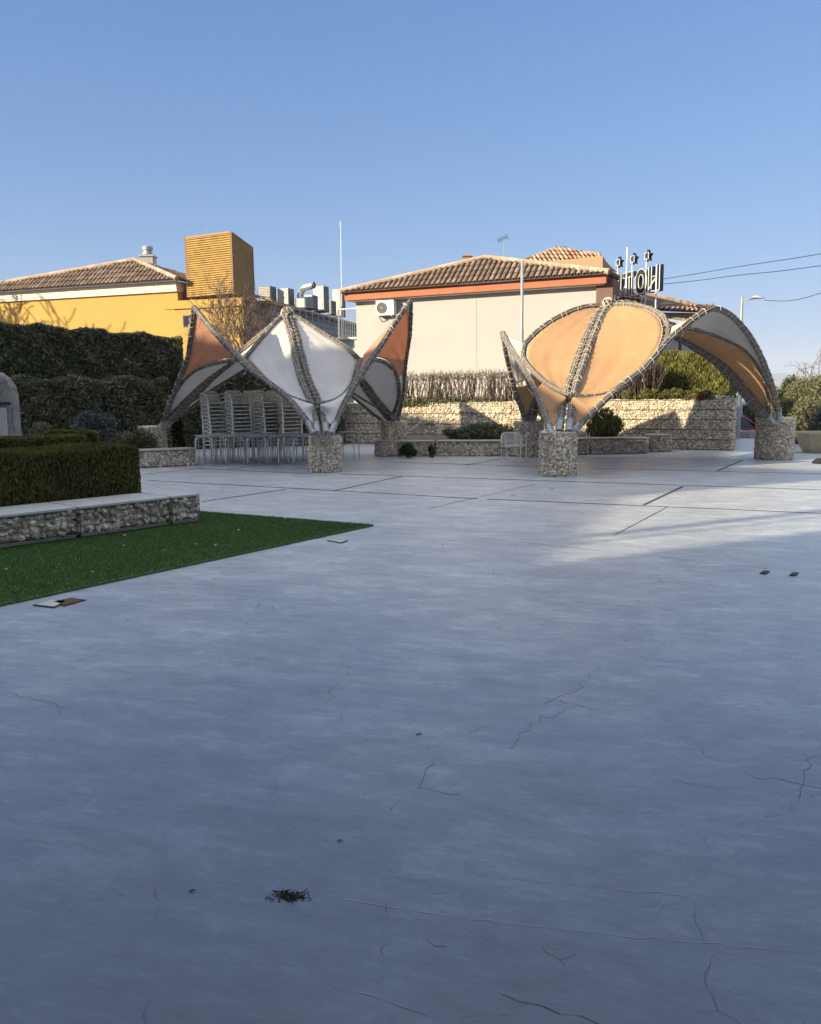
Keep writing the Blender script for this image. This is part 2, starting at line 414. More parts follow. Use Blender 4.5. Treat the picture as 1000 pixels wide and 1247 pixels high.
M['sail_orange'] = mat_cloth('burnt_orange_sailcloth', (.72, .43, .28), .45)
M['sail_shaded'] = mat_cloth('shaded_white_sailcloth', (.66, .63, .59), .35)  # white tip cloth with the shade of its underside put into the colour

# ------------------------------------------------------------------ stones, leaves, twigs
_t = (1+5**.5)/2
ICO = np.array([(-1, _t, 0), (1, _t, 0), (-1, -_t, 0), (1, -_t, 0), (0, -1, _t), (0, 1, _t), (0, -1, -_t), (0, 1, -_t), (_t, 0, -1), (_t, 0, 1), (-_t, 0, -1), (-_t, 0, 1)])/math.sqrt(1+_t*_t)
ICF = np.array([(0, 11, 5), (0, 5, 1), (0, 1, 7), (0, 7, 10), (0, 10, 11), (1, 5, 9), (5, 11, 4), (11, 10, 2), (10, 7, 6), (7, 1, 8), (3, 9, 4), (3, 4, 2), (3, 2, 6), (3, 6, 8), (3, 8, 9), (4, 9, 5), (2, 4, 11), (6, 2, 10), (8, 6, 7), (9, 8, 1)])
def rot_rand(n):
    q = rng.normal(size=(n, 4)); q /= np.linalg.norm(q, axis=1)[:, None]
    a, b, c, d = q.T
    return np.stack([np.stack([1-2*(c*c+d*d), 2*(b*c-a*d), 2*(b*d+a*c)], 1), np.stack([2*(b*c+a*d), 1-2*(b*b+d*d), 2*(c*d-a*b)], 1), np.stack([2*(b*d-a*c), 2*(c*d+a*b), 1-2*(b*b+c*c)], 1)], 1)
def stones_mesh(C, s):
    n = len(C); Vb = ICO[None]*(1+rng.uniform(-.34, .30, (n, 12, 1)))
    sc = s*rng.uniform(.75, 1.25, (n, 1, 3))*rng.uniform(.8, 1.15, (n, 1, 1))
    V = np.einsum('nij,nkj->nki', rot_rand(n), Vb*sc) + C[:, None]
    F = ICF[None]+(np.arange(n)*12)[:, None, None]
    return V.reshape(-1, 3), F.reshape(-1, 3)
def rect_pts(O, U, V_, w_, h_, step, N, jit=.28):
    nu = max(1, int(w_/step)); nv = max(1, int(h_/step)); out = []
    O, U, V_, N = map(lambda a: np.array(a, float), (O, U, V_, N))
    for j in range(nv):
        for i in range(nu):
            a = (i+.5+(.5 if j % 2 else 0)*.6+random.uniform(-jit, jit))*w_/nu; b = (j+.5+random.uniform(-jit, jit))*h_/nv
            a = min(max(a, step*.35), w_-step*.35); b = min(max(b, step*.35), h_-step*.3)
            out.append(O+U*a+V_*b+N*random.uniform(-.3, .12)*step)
    return out
def gabion_fill(p0, p1, z0, z1, depth, step, courses=1, top=True, ends=True, name='stone_fill', parent=None, mat='stone', gap=.012):
    """straight gabion between front-bottom points p0 and p1 (left to right as the camera sees it)"""
    p0 = Vector((p0[0], p0[1], 0)); p1 = Vector((p1[0], p1[1], 0)); U = (p1-p0); L = U.length; U.normalize()
    N = Vector((U.y, -U.x, 0)); B = -N
    pts = []; ch = (z1-z0)/courses
    for k in range(courses):
        za = z0+k*ch
        O = p0+Vector((0, 0, za+gap)) + B*step*.45
        pts += rect_pts(O, U, (0, 0, 1), L, ch-2*gap, step, N)
        if ends:
            pts += rect_pts(O+U*(-0.0)+U*step*.3, B, (0, 0, 1), depth, ch-2*gap, step, -U)
            pts += rect_pts(O+U*(L-step*.3), B, (0, 0, 1), depth, ch-2*gap, step, U)
    if top:
        pts += rect_pts(p0+Vector((0, 0, z1-step*.4))+B*step*.4, U, B, L, depth, step, (0, 0, 1))
    V, F = stones_mesh(np.array(pts), step*.82)
    mb = MB(); c = (p0+p1)/2+B*(depth/2); c.z = (z0+z1)/2
    mb.box(c, (L-step, max(.05, depth-step), z1-z0-step*.6), U, B)
    Vc = np.array(mb.v); Fc = np.array(mb.f)+len(V)
    mi = [0]*len(F)+[1]*len(Fc)
    return build_np(name, np.vstack([V, Vc]), [F, Fc], [M[mat], M['darkcore']], parent, mi)
def gabion_round(c, r, z0, z1, step, parent, name='stone_fill', mat='stone', top=True):
    pts = []; nz = int((z1-z0)/step); nc = int(2*PI*r/step)
    for j in range(nz):
        for i in range(nc):
            a = 2*PI*(i+.5*(j % 2)+random.uniform(-.25, .25))/nc; rr = r-step*.35+random.uniform(-.25, .1)*step
            pts.append((c[0]+rr*math.cos(a), c[1]+rr*math.sin(a), z0+(j+.5+random.uniform(-.25, .25))*(z1-z0)/nz))
    if top:
        k = int(r/step)
        for q in range(k):
            rr = (q+.5)*r/k
            for i in range(max(1, int(2*PI*rr/step))):
                a = 2*PI*i/max(1, int(2*PI*rr/step))+q; pts.append((c[0]+rr*math.cos(a), c[1]+rr*math.sin(a), z1-step*.3+random.uniform(-.2, .35)*step))
    V, F = stones_mesh(np.array(pts), step*.82)
    mb = MB(); mb.lathe((c[0], c[1], 0), [(r-step*.8, z0), (r-step*.8, z1-step*.5)], 20)
    n = len(V); quads = [tuple(i+n for i in f) for f in mb.f if len(f) == 4]; caps = [tuple(i+n for i in f) for f in mb.f if len(f) > 4]
    return build_np(name, np.vstack([V, np.array(mb.v)]), [F, np.array(quads), np.array(caps)], [M[mat], M['darkcore']], parent, [0]*len(F)+[1]*(len(quads)+len(caps)))
def leaf_quads(C, s, stretch=1.8, flat=None):
    n = len(C); Rm = rot_rand(n)
    if flat == 'up':
        a = rng.uniform(0, 2*PI, n); z = np.stack([rng.normal(0, .28, n), rng.normal(0, .28, n), np.ones(n)], 1); z /= np.linalg.norm(z, axis=1)[:, None]
        y = np.stack([np.cos(a), np.sin(a), np.zeros(n)], 1); y -= z*(y*z).sum(1)[:, None]; y /= np.linalg.norm(y, axis=1)[:, None]; Rm = np.stack([z, y, np.cross(z, y)], 2)
    q = np.array([(-.5, 0, 0), (0, -.32, .06), (.5, 0, 0), (0, .32, .06)])*np.array([stretch, 1, 1])
    sc = s*rng.uniform(.6, 1.3, (n, 1, 1))
    V = np.einsum('nij,nkj->nki', Rm, q[None]*sc)+C[:, None]
    return V.reshape(-1, 3), (np.array([0, 1, 2, 3])[None]+(np.arange(n)*4)[:, None])
def box_shell(p0, p1, z0, z1, depth, n, rough=.06, faces='FTLR', rnd=.07):
    """random points in the outer shell of an upright block; noise pushes the face in and out"""
    p0 = np.array([p0[0], p0[1], 0.]); p1 = np.array([p1[0], p1[1], 0.]); U = p1-p0; L = np.linalg.norm(U); U /= L
    N = np.array([U[1], -U[0], 0.]); B = -N; Hh = z1-z0
    ar = {'F': L*Hh, 'T': L*depth, 'L': depth*Hh, 'R': depth*Hh}; tot = sum(ar[f] for f in faces); out = []
    for f in faces:
        k = int(n*ar[f]/tot); a = rng.uniform(0, 1, k); b = rng.uniform(0, 1, k); d = np.abs(rng.normal(0, rough, k))
        if f == 'F': q = np.outer(a*L, U)+np.outer(b*Hh, (0, 0, 1))+np.outer(d, B)
        elif f == 'T': q = np.outer(a*L, U)+np.outer(b*depth, B)+np.outer(Hh-d, (0, 0, 1))
        elif f == 'L': q = np.outer(a*depth, B)+np.outer(b*Hh, (0, 0, 1))+np.outer(d, U)
        else: q = np.outer(a*depth, B)+np.outer(b*Hh, (0, 0, 1))+np.outer(L-d, U)
        out.append(q)
    q = np.vstack(out)
    # lumpy surface
    x, z = q@U, q[:, 2]
    l = .5*np.sin(x*2.3+1)*np.sin(z*3.1+x)+.5*np.sin(x*5.3+z*4.4)+.4*np.sin(x*11+2)*np.sin(z*9)
    q = q+np.outer(l*rough*.7, N); q[:, 2] += rough*.45*(np.sin(x*4.1)+.6*np.sin(x*9.7+(q@B)*6))*(z/Hh)
    # rounded upper edges
    if rnd:
        ex = np.minimum(x, L-x); tz = Hh-z; e = (ex < rnd) & (tz < rnd)
        q[e, 2] -= (rnd-ex[e])*.5
    return q+p0+np.array([0, 0, z0])
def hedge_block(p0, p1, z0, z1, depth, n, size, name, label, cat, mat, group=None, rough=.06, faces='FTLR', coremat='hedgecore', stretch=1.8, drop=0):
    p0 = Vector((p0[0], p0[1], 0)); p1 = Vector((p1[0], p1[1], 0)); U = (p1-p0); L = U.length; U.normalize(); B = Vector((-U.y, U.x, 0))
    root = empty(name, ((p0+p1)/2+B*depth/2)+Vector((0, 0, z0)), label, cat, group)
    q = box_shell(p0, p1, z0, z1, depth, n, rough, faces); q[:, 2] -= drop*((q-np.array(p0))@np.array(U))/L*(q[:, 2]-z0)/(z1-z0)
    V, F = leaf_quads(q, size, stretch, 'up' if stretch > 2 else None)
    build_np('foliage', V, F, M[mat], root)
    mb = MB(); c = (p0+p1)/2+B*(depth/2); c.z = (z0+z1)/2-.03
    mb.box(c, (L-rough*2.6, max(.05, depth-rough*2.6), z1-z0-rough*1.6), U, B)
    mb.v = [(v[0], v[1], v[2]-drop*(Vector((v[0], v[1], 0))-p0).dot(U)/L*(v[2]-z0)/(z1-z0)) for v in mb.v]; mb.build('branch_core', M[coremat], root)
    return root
def blob_points(c, rad, n, k=7, shell=.55):
    """points in several overlapping lobes"""
    out = []; c = np.array(c); rad = np.array(rad)
    for i in range(k):
        d = rng.normal(size=3); d /= np.linalg.norm(d); cc = c+d*rad*rng.uniform(.25, .6); rr = rad*rng.uniform(.35, .6)
        m_ = n//k; v = rng.normal(size=(m_, 3)); v /= np.linalg.norm(v, axis=1)[:, None]
        out.append(cc+v*rr*(rng.uniform(shell, 1, (m_, 1))))
    return np.vstack(out)
def shrub(c, rad, n, size, name, label, cat, mat, group=None, k=7, stretch=1.8, stems=5, zb=None):
    zb = c[2]-rad[2] if zb is None else zb
    root = empty(name, (c[0], c[1], zb), label, cat, group)
    q = blob_points(c, rad, n, k); q = q[q[:, 2] > zb]
    V, F = leaf_quads(q, size, stretch, 'up' if stretch >= 4 else None); build_np('foliage', V, F, M[mat], root)
    mb = MB()
    for i in range(stems):
        a = random.uniform(0, 2*PI); mb.tube([(c[0]+.05*math.cos(a), c[1]+.05*math.sin(a), zb), (c[0]+rad[0]*.3*math.cos(a), c[1]+rad[1]*.3*math.sin(a), (zb+c[2])/2), (c[0]+rad[0]*.6*math.cos(a), c[1]+rad[1]*.6*math.sin(a), c[2]+rad[2]*.4)], [.02, .014, .006], 5)
    mb.build('stem', M['twig'], root)
    return root
def branch(mb, p, d, L, r, depth, spread=.5, tw=3, bend=.18, minr=.004, grav=0):
    pts = [Vector(p)]; d = Vector(d).normalized(); n = 4; rr = [r]
    for i in range(n):
        d = (d+Vector((random.gauss(0, bend), random.gauss(0, bend), random.gauss(0, bend)+.04+grav))).normalized()
        pts.append(pts[-1]+d*L/n); rr.append(max(minr, r*(1-.45*(i+1)/n)))
    mb.tube(pts, rr, 5 if depth > 1 else 3, cap=False)
    if depth <= 0: return
    for i in range(tw):
        k = random.choice([2, 3, 4, 4]); q = pts[k]
        dd = (d+Vector((random.gauss(0, spread), random.gauss(0, spread), random.gauss(0, spread*.6)+.12))).normalized()
        branch(mb, q, dd, L*random.uniform(.55, .85), rr[k]*.65, depth-1, spread, tw, bend, minr, grav)

# =================================================================== SETTING
e1 = Vector((math.cos(R(-27)), math.sin(R(-27)), 0)); e2 = Vector((-e1.y, e1.x, 0))
MB().add([(-4000, -3000, -.75), (4000, -3000, -.75), (4000, 7400, -.75), (-4000, 7400, -.75)], [(0, 1, 2, 3)]).build('ground', M['ground'], keep=True)['kind'] = 'structure'
pl = [(-40, -12), (40, -12), (40, 14), (19, 29.5), (13.5, 31.6), (9.0, 32.5), (-30, 42), (-40, 42)]
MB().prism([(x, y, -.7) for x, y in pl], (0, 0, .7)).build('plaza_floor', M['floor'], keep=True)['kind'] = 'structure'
rd = [(8, 33.6), (60, 22), (64, 30), (10, 44)]
MB().add([(x, y, -.744) for x, y in rd], [(0, 1, 2, 3)]).build('road', M['asphalt'], keep=True)['kind'] = 'structure'
# paving joints
def strip(mb, a, b, w_, z=.004):
    a = Vector((a[0], a[1], z)); b = Vector((b[0], b[1], z)); d = (b-a).normalized(); n = Vector((-d.y, d.x, 0))*w_/2
    mb.add([a-n, b-n, b+n, a+n], [(0, 1, 2, 3)])
mb = MB()
J = [((180, 585), (420, 598.2), .05), ((420, 598.2), (581, 607.5), .045), ((594, 608), (1040, 627), .045),
     ((150, 566), (377, 577), .05), ((416, 577.3), (1040, 598), .05),
     ((470, 562.5), (712, 570), .05), ((722, 570.5), (1040, 578), .05), ((706, 557), (965, 560.5), .045),
     ((180, 577), (250, 570), .04), ((246, 611), (348, 596), .045), ((406, 598), (490, 580), .045), ((276, 572.5), (330, 565), .04),
     ((567, 566.5), (612, 558.5), .045), ((784, 615), (832, 592.5), .05), ((873, 574), (904, 560.5), .05), ((748, 652), (812, 618), .012), ((520, 620), (650, 590), .012)]
for a, b, wd in J: strip(mb, G(*a), G(*b), wd)
strip(mb, G(455, 641), G(1000, 700), .006)
mb.build('paving_joints', M['joint'], keep=True)['kind'] = 'structure'
cr = MB(); sr_ = MB(); _rs = random.getstate(); random.seed(3)
def jag(mb, pts, w_, n=7, amp=.014, z=.0016):
    P_ = [G(*p) for p in pts]; out = [P_[0]]
    for a, b in zip(P_, P_[1:]):
        L = (b-a).length; d = (b-a)/L; nn = Vector((-d.y, d.x, 0)); k_ = max(2, int(L/.045))
        for q in range(1, k_+1): out.append(a.lerp(b, q/k_)+nn*random.gauss(0, amp)*(q < k_))
    for q, (a, b) in enumerate(zip(out, out[1:])): strip(mb, a, b, w_*random.uniform(.35, 1.3), z)
for pts in ([(661, 850), (730, 865)], [(663, 857), (700, 843), (730, 812)], [(619, 913), (646, 880), (700, 862)], [(916, 947), (960, 952), (1010, 962)], [(973, 973), (980, 945), (991, 922), (1003, 921)], [(826, 952), (880, 962)],
            [(510, 960), (520, 935), (538, 920)], [(520, 1144), (544, 1153)], [(610, 1210), (660, 1225), (730, 1248)], [(505, 960), (560, 968)], [(0, 842), (40, 852), (90, 862)], [(770, 730), (830, 748)]):
    jag(cr, pts, .0026)
cr.build('floor_cracks', M['crack'], keep=True)['kind'] = 'structure'
for pts in ([(400, 1093), (560, 1118), (700, 1134), (976, 1160)], [(580, 1064), (700, 1078), (838, 1091)], [(796, 1120), (812, 1089)], [(658, 1138), (668, 1150), (685, 1161)], [(400, 1198), (520, 1236)], [(862, 1178), (870, 1160)], [(470, 985), (500, 1000)], [(880, 1010), (1000, 1030)]):
    jag(sr_, pts, .0022, amp=.004)
sr_.build('scored_lines', M['score'], keep=True)['kind'] = 'structure'; random.setstate(_rs)
# turf
tp = [G(455, 641), G(245, 624.5), G(100, 613), G(-120, 600), G(-420, 640), G(-300, 800), G(0, 739)]
MB().prism([(p.x, p.y, .004) for p in tp], (0, 0, .016)).build('artificial_lawn', M['turfbase'], keep=True)['kind'] = 'structure'
def inpoly(x, y, poly):
    ins = np.zeros(len(x), bool); n = len(poly)
    for i in range(n):
        x1, y1 = poly[i].x, poly[i].y; x2, y2 = poly[(i+1) % n].x, poly[(i+1) % n].y
        c = ((y1 > y) != (y2 > y)) & (x < (x2-x1)*(y-y1)/(y2-y1+1e-12)+x1); ins ^= c
    return ins
n = 420000; gx = rng.uniform(-7.5, -.3, n); gy = rng.uniform(5.8, 13, n); kk = inpoly(gx, gy, tp); gx = gx[kk]; gy = gy[kk]
kk = (gx > -.62*gy-.6); gx = gx[kk]; gy = gy[kk]; n = len(gx)
an = rng.uniform(0, 2*PI, n); hh = rng.uniform(.012, .028, n); ww = .0035
bx = np.cos(an)*ww; by = np.sin(an)*ww; lx = rng.normal(0, .008, n); ly = rng.normal(0, .008, n)
V = np.stack([np.stack([gx-bx, gy-by, np.full(n, .02)], 1), np.stack([gx+bx, gy+by, np.full(n, .02)], 1), np.stack([gx+lx, gy+ly, .02+hh], 1)], 1).reshape(-1, 3)
F = np.arange(3*n).reshape(-1, 3)
o = build_np('grass', V, F, M['turf']); o['kind'] = 'stuff'; tag(o, 'short green artificial grass of the wedge shaped lawn', 'grass')
lq = rng.uniform(0, 1, (70, 2)); lp = [Vector((-6.2+5.4*a, 6.4+5*b, .035)) for a, b in lq]; kk = inpoly(np.array([p.x for p in lp]), np.array([p.y for p in lp]), tp)
V, F = leaf_quads(np.array([tuple(p) for p, k in zip(lp, kk) if k]), .028); V[:, 2] = np.clip(V[:, 2], .03, .05)
tag(build_np('leaf_litter', V, F, M['rope']), 'scattered small pale dead leaves lying on the artificial lawn', 'leaf litter', kind='stuff')
# raised terrace behind the gabion walls
WR = G(892, 548.5); WR.z = 0
WL = WR - e1*14.6
tz = 1.36
pts = [WR+e2*.5-e1*.12, WR+Vector((4.6, 12.6, 0)), WL+e2*14, WL+e2*.5]
MB().prism([(p.x, p.y, 0.002) for p in pts], (0, 0, tz)).build('terrace_ground', M['soil'], keep=True)['kind'] = 'structure'
pts = [Vector((-30, 27.6, 0)), Vector((-4.6, 29.2, 0)), Vector((-4, 41, 0)), Vector((-30, 41, 0))]
MB().prism([(p.x, p.y, 0.002) for p in pts], (0, 0, .9)).build('bank', M['soil'], keep=True)['kind'] = 'structure'
# mountains
def mountains():
    mb = MB(); rows = []
    for j in range(5):
        row = []
        for i in range(90):
            x = -3200+i*110; y = 5200+j*450
            h = [0, 75, 165, 135, 30][j]*(.55+.25*math.sin(i*.35+j)+.16*math.sin(i*.9+2*j)+.1*math.sin(i*2.3+j))
            row.append((x, y, max(-1, h)))
        rows.append(row)
    n = 90
    mb.v = [p for r_ in rows for p in r_]
    for j in range(4):
        for i in range(n-1): mb.f.append((j*n+i, j*n+i+1, (j+1)*n+i+1, (j+1)*n+i)); mb.m.append(0)
    o = mb.build('mountains', M['mount'], smooth=True, keep=True); o['kind'] = 'structure'
M['mount'] = simple('mountain_scrub', (.14, .15, .13), .95, var=.3, scale=.004)
mountains()
hz = MB().box((0, 2200, 148.5), (8100, 10500, 300.6)).build('haze', simple('unused', (.5, .5, .5)), keep=True); hz['kind'] = 'stuff'; tag(hz, 'thin pale haze that fades the far mountains', 'haze')
hm = bpy.data.materials.new('haze_air'); hm.use_nodes = True; ht = hm.node_tree; ht.nodes.remove(ht.nodes['Principled BSDF']); pv = ht.nodes.new('ShaderNodeVolumePrincipled')
pv.inputs['Color'].default_value = (.80, .88, 1.0, 1); pv.inputs['Density'].default_value = .00016; pv.inputs['Anisotropy'].default_value = .0; ht.links.new(pv.outputs[0], ht.nodes['Material Output'].inputs['Volume']); hz.data.materials[0] = hm

# =================================================================== CANOPIES
def bez(pts, n=28):
    """Catmull-Rom through pts"""
    p = [Vector(q) for q in pts]; p = [p[0]*2-p[1]]+p+[p[-1]*2-p[-2]]; out = []
    segs = len(p)-3; per = max(2, n//segs)
    for i in range(segs):
        a, b, c, d = p[i:i+4]
        for k in range(per):
            t = k/per; out.append(.5*((2*b)+(c-a)*t+(2*a-5*b+4*c-d)*t*t+(3*b-a-3*c+d)*t**3))
    out.append(p[-2]); return out
def samp(c, t):
    t = min(max(t, 0), 1)*(len(c)-1); i = min(int(t), len(c)-2); return c[i].lerp(c[i+1], t-i)
def resamp(c, n):
    d = [0]
    for i in range(1, len(c)): d.append(d[-1]+(c[i]-c[i-1]).length)
    out = []; j = 0
    for k in range(n+1):
        x = d[-1]*k/n
        while j < len(d)-2 and d[j+1] < x: j += 1
        f = (x-d[j])/max(1e-9, d[j+1]-d[j]); out.append(c[j].lerp(c[j+1], min(1, max(0, f))))
    return out
def reed_beam(name, curve, rad, parent, reeds=9, straps=True, sleeve=0, rope_step=.24, label=None):
    c = resamp(curve, max(14, int(sum((curve[i+1]-curve[i]).length for i in range(len(curve)-1))/.11)))
    L = sum((c[i+1]-c[i]).length for i in range(len(c)-1)); mb = MB()
    mb.tube(c, rad*.72, 8)
    for k in range(reeds):
        ph = 2*PI*k/reeds; tw = random.uniform(-.5, .5); pts = []; i0 = random.randint(0, 1)
        for i in range(i0, len(c)):
            t = (c[min(i+1, len(c)-1)]-c[max(i-1, 0)]).normalized(); ex = t.cross(Vector((0, 0, 1)));
            if ex.length < .05: ex = Vector((1, 0, 0))
            ex.normalize(); ey = t.cross(ex); a = ph+tw*i/len(c)+random.gauss(0, .09)
            pts.append(c[i]+(ex*math.cos(a)+ey*math.sin(a))*rad*random.uniform(.68, .86)+Vector((0, 0, 0)))
        mb.tube(pts, rad*random.uniform(.22, .33), 5)
    if straps:
        mb.cur = 1; rb = mb; k = int(L/rope_step)
        for q in range(1, k):
            f = (q+random.uniform(-.3, .3))/k; p = samp(c, f); t = (samp(c, min(1, f+.02))-samp(c, max(0, f-.02))).normalized()
            t = (t+Vector((random.gauss(0, .35), random.gauss(0, .35), random.gauss(0, .35)))).normalized()
            ex = t.cross(Vector((.1, .2, .97))).normalized(); ey = t.cross(ex); rr = rad*1.17
            rb.tube([p+(ex*math.cos(2*PI*i/10)+ey*math.sin(2*PI*i/10))*rr for i in range(10)], .006*random.uniform(.7, 1.5), 4, closed=True)
            if random.random() < .35: rb.tube([p+ey*rr, p+ey*rr*1.5+Vector((random.gauss(0, .04), random.gauss(0, .04), -.05)), p+ey*rr*1.6+Vector((random.gauss(0, .05), 0, -.12))], .005, 3)
    o = mb.build(name, [M['reed'], M['rope']], parent, smooth=False)
    if sleeve:
        sb = MB(); a, b = c[0], samp(c, min(.9, sleeve/L)); d = (b-a).normalized()
        sb.tube([a, a+d*sleeve*.5, a+d*sleeve], rad*1.12, 16); sb.tube([a+d*sleeve*.97, a+d*sleeve*1.03], rad*1.22, 16)
        sb.build('base_sleeve', M['sleeve'], parent, smooth=False)
    return o
def membrane(name, ca, cb, ua, ub, sa, sb_, mat, parent, sag=.05, thick=.004, label=None, n=26, mfold=0, lace=False):
    """sheet between two curves; ua..ub across, sa..sb_ along"""
    A = resamp(ca, 60); B = resamp(cb, 60)
    def fn(s_, u_):
        s = sa+(sb_-sa)*s_; u = ua+(ub-ua)*u_
        p = samp(A, s).lerp(samp(B, s), u); q = math.sin(PI*u_)*math.sin(PI*s_)
        p = p+Vector((0, 0, -sag*q))
        if mfold: p = p+Vector((0, 0, 1))*mfold*q*math.sin(u_*17+s_*5)+Vector((1, 0, 0))*mfold*.6*q*math.sin(u_*9+s_*11)
        return p
    mb = MB(); mb.grid(fn, n, 14)
    o = mb.build(name, M[mat], parent, smooth=True)
    md = o.modifiers.new('thickness', 'SOLIDIFY'); md.thickness = .006
    if lace:
        lb = MB(); edge = [fn(k/40, 1) for k in range(41)]; lb.tube(edge, .008, 4)
        for k in range(2, 60):
            f_ = k/61; p = fn(f_, 1); q = samp(B, min(1, sa+(sb_-sa)*(f_+random.uniform(-.012, .012))))
            if (q-p).length > .02: lb.tube([p, p.lerp(q, 1.15)], .0045, 3)
        lb.build('edge_lacing', M['rope'], o)
    if label: o['label'] = label
    return o
def pc(pts, D0, D1):
    n = len(pts); L = [0]
    for i in range(1, n): L.append(L[-1]+math.hypot(pts[i][0]-pts[i-1][0], pts[i][1]-pts[i-1][1]))
    return bez([P(x, y, D0+(D1-D0)*L[i]/L[-1]) for i, (x, y) in enumerate(pts)], 30)
def canopy(label, cols, colh, A, T, Mp, Bz, petal, tipmats, lipbulge, ringbulge, roundtip, gr, names, ov={}, tips={}):
    """cols: three ground points; T/Mp: dict pair->point"""
    cen = sum((Vector((c[0], c[1], 0)) for c in cols), Vector())/3
    root = empty('shade_canopy', cen, label, 'canopy')
    A = Vector(A)
    tops = [Vector((c[0], c[1], colh[i])) for i, c in enumerate(cols)]
    for i, c in enumerate(cols):
        g = bpy.data.objects.new('gabion_footing', None); COL.objects.link(g); g.parent = root; g.location = Vector((c[0], c[1], 0))-root.location
        gabion_round((c[0], c[1]), gr[i], 0.0, colh[i], .044, g, 'stone_fill')
        wb = MB()
        for k in range(int(colh[i]/.16)+1):
            z = .012+k*(colh[i]-.02)/int(colh[i]/.16); wb.tube([(c[0]+gr[i]*1.012*math.cos(2*PI*q/28), c[1]+gr[i]*1.012*math.sin(2*PI*q/28), z) for q in range(28)], .0028, 3, closed=True)
        for q in range(32):
            a = 2*PI*q/32; wb.tube([(c[0]+gr[i]*1.012*math.cos(a), c[1]+gr[i]*1.012*math.sin(a), 0.01), (c[0]+gr[i]*1.012*math.cos(a), c[1]+gr[i]*1.012*math.sin(a), colh[i])], .0022, 3)
        wb.build('wire_cage', M['wire'], g)
    Bp = []; gro = []
    for i, tp_ in enumerate(tops):
        hd = (Vector((A.x, A.y, 0))-Vector((tp_.x, tp_.y, 0))); hd.normalize(); sd_ = Vector((-hd.y, hd.x, 0))
        midz = tp_.z+(A.z-tp_.z)*.5
        base = tp_+hd*.02-Vector((0, 0, .12))
        L = (Vector((A.x, A.y, 0))-Vector((tp_.x, tp_.y, 0))).length
        def cp(f, zf): return Vector((tp_.x, tp_.y, 0))+hd*L*f+Vector((0, 0, tp_.z+(A.z-tp_.z)*zf))
        mid = bez([base, cp(.1, .26), cp(.3, .55), cp(.62, .83), A])
        if ('valley', i) in ov: mid = ov[('valley', i)]
        gro.append(mid); Bp.append(ov[('B', i)] if ('B', i) in ov else cp(.105, .27))
        for sg in (-1, 1):
            cv = [p+sd_*sg*(.105*(1-min(1, k/len(mid))*.3)) for k, p in enumerate(mid)]
            reed_beam('valley_rib', cv, .076, root, 8, True, .32, .17)
        # rungs that tie the two valley ribs
        rb = MB(); ms = resamp(mid, 34)
        for k in range(5, 33):
            p = ms[k]+Vector((0, 0, .04))-hd*.03; rb.tube([p-sd_*.15+Vector((0, 0, random.gauss(0, .035))), p-hd*.03+Vector((0, 0, .03)), p+sd_*.15+Vector((0, 0, random.gauss(0, .035)))], random.choice([.006, .006, .008, .012]), 4)
        rb.build('rib_tie', M['tie'], root)
    for (i, j) in ((0, 1), (0, 2), (1, 2)):
        t = Vector(T[(i, j)]); mm = Vector(Mp[(i, j)]); rd_ = roundtip[(i, j)]
        lips = {}
        for a in (i, j):
            s0 = tops[a]; d = (t-s0); h = Vector((d.x, d.y, 0)); st = s0+h.normalized()*gr[a]*.5-Vector((0, 0, .12))
            out = (Vector((t.x, t.y, 0))-Vector((cen.x, cen.y, 0))).normalized()
            if rd_: pts = [st, st.lerp(t, .3)+Vector((0, 0, .06)), st.lerp(t, .62)+Vector((0, 0, .30+lipbulge)), st.lerp(t, .84)+Vector((0, 0, .30+lipbulge)), t]
            else: pts = [st, st.lerp(t, .35)+Vector((0, 0, lipbulge))+out*.05, st.lerp(t, .7)+Vector((0, 0, lipbulge*.8)), t]
            lips[a] = ov.get(('lip', a, (i, j))) or bez(pts); reed_beam('outer_arch', lips[a], .066, root, 9, True, .32, .2)
        inner = {}
        for a in (i, j):
            b = Bp[a]; mid_ = b.lerp(mm, .5)
            out = (mm-A); out.z = 0; out.normalize()
            c = bez([b, b.lerp(mm, .33)+Vector((0, 0, -ringbulge*.9))+out*ringbulge*.6, b.lerp(mm, .7)+Vector((0, 0, -ringbulge*.25))+out*ringbulge*.7, mm])
            c = ov.get(('inner', a, (i, j))) or c
            inner[a] = c; reed_beam('inner_arch', c, .052, root, 6, True, 0, .3)
        rg = bez([mm, mm.lerp(A, .45)+Vector((0, 0, ringbulge*1.0)), mm.lerp(A, .8)+Vector((0, 0, ringbulge*.55)), A])
        rg = ov.get(('ridge', (i, j))) or rg
        reed_beam('ridge_rib', rg, .062, root, 7, True, 0, .2)
        for a in (i, j):
            full = inner[a]+rg[1:]                     # B -> M -> A
            gg = resamp(gro[a], 60); k0 = min(range(61), key=lambda q: (gg[q]-Bp[a]).length); g2 = gg[k0:]
            membrane('petal_panel', g2, full, .09, .93, .02, .97, petal, root, .05, mfold=.012, lace=True)
            # low panel between lip foot and valley rib foot
            lo = resamp(gro[a], 60)[:k0+1]
            li = resamp(lips[a], 60)[:26]; inr = resamp(inner[a], 60)[:24]
            membrane('foot_panel', [Vector(p) for p in (gg[4:k0+1]+inr)], li, .12, .88, .12, .98, names['foot'], root, .02)
            # tip panel
            membrane('tip_panel', resamp(inner[a], 60), resamp(lips[a], 60), .08, .95, tips.get((a, (i, j)), .5), 1.0, tipmats[(i, j)], root, .03, mfold=.03)
    # apex knot
    kb = MB()
    for k in range(16):
        a = random.uniform(0, 2*PI); p = A+Vector((math.cos(a)*.17, math.sin(a)*.17, random.uniform(-.08, .1))); q = A-Vector((math.cos(a+.5)*.17, math.sin(a+.5)*.17, random.uniform(-.1, .06)))
        kb.tube([p, (p+q)/2+Vector((0, 0, .07)), q], .028, 5)
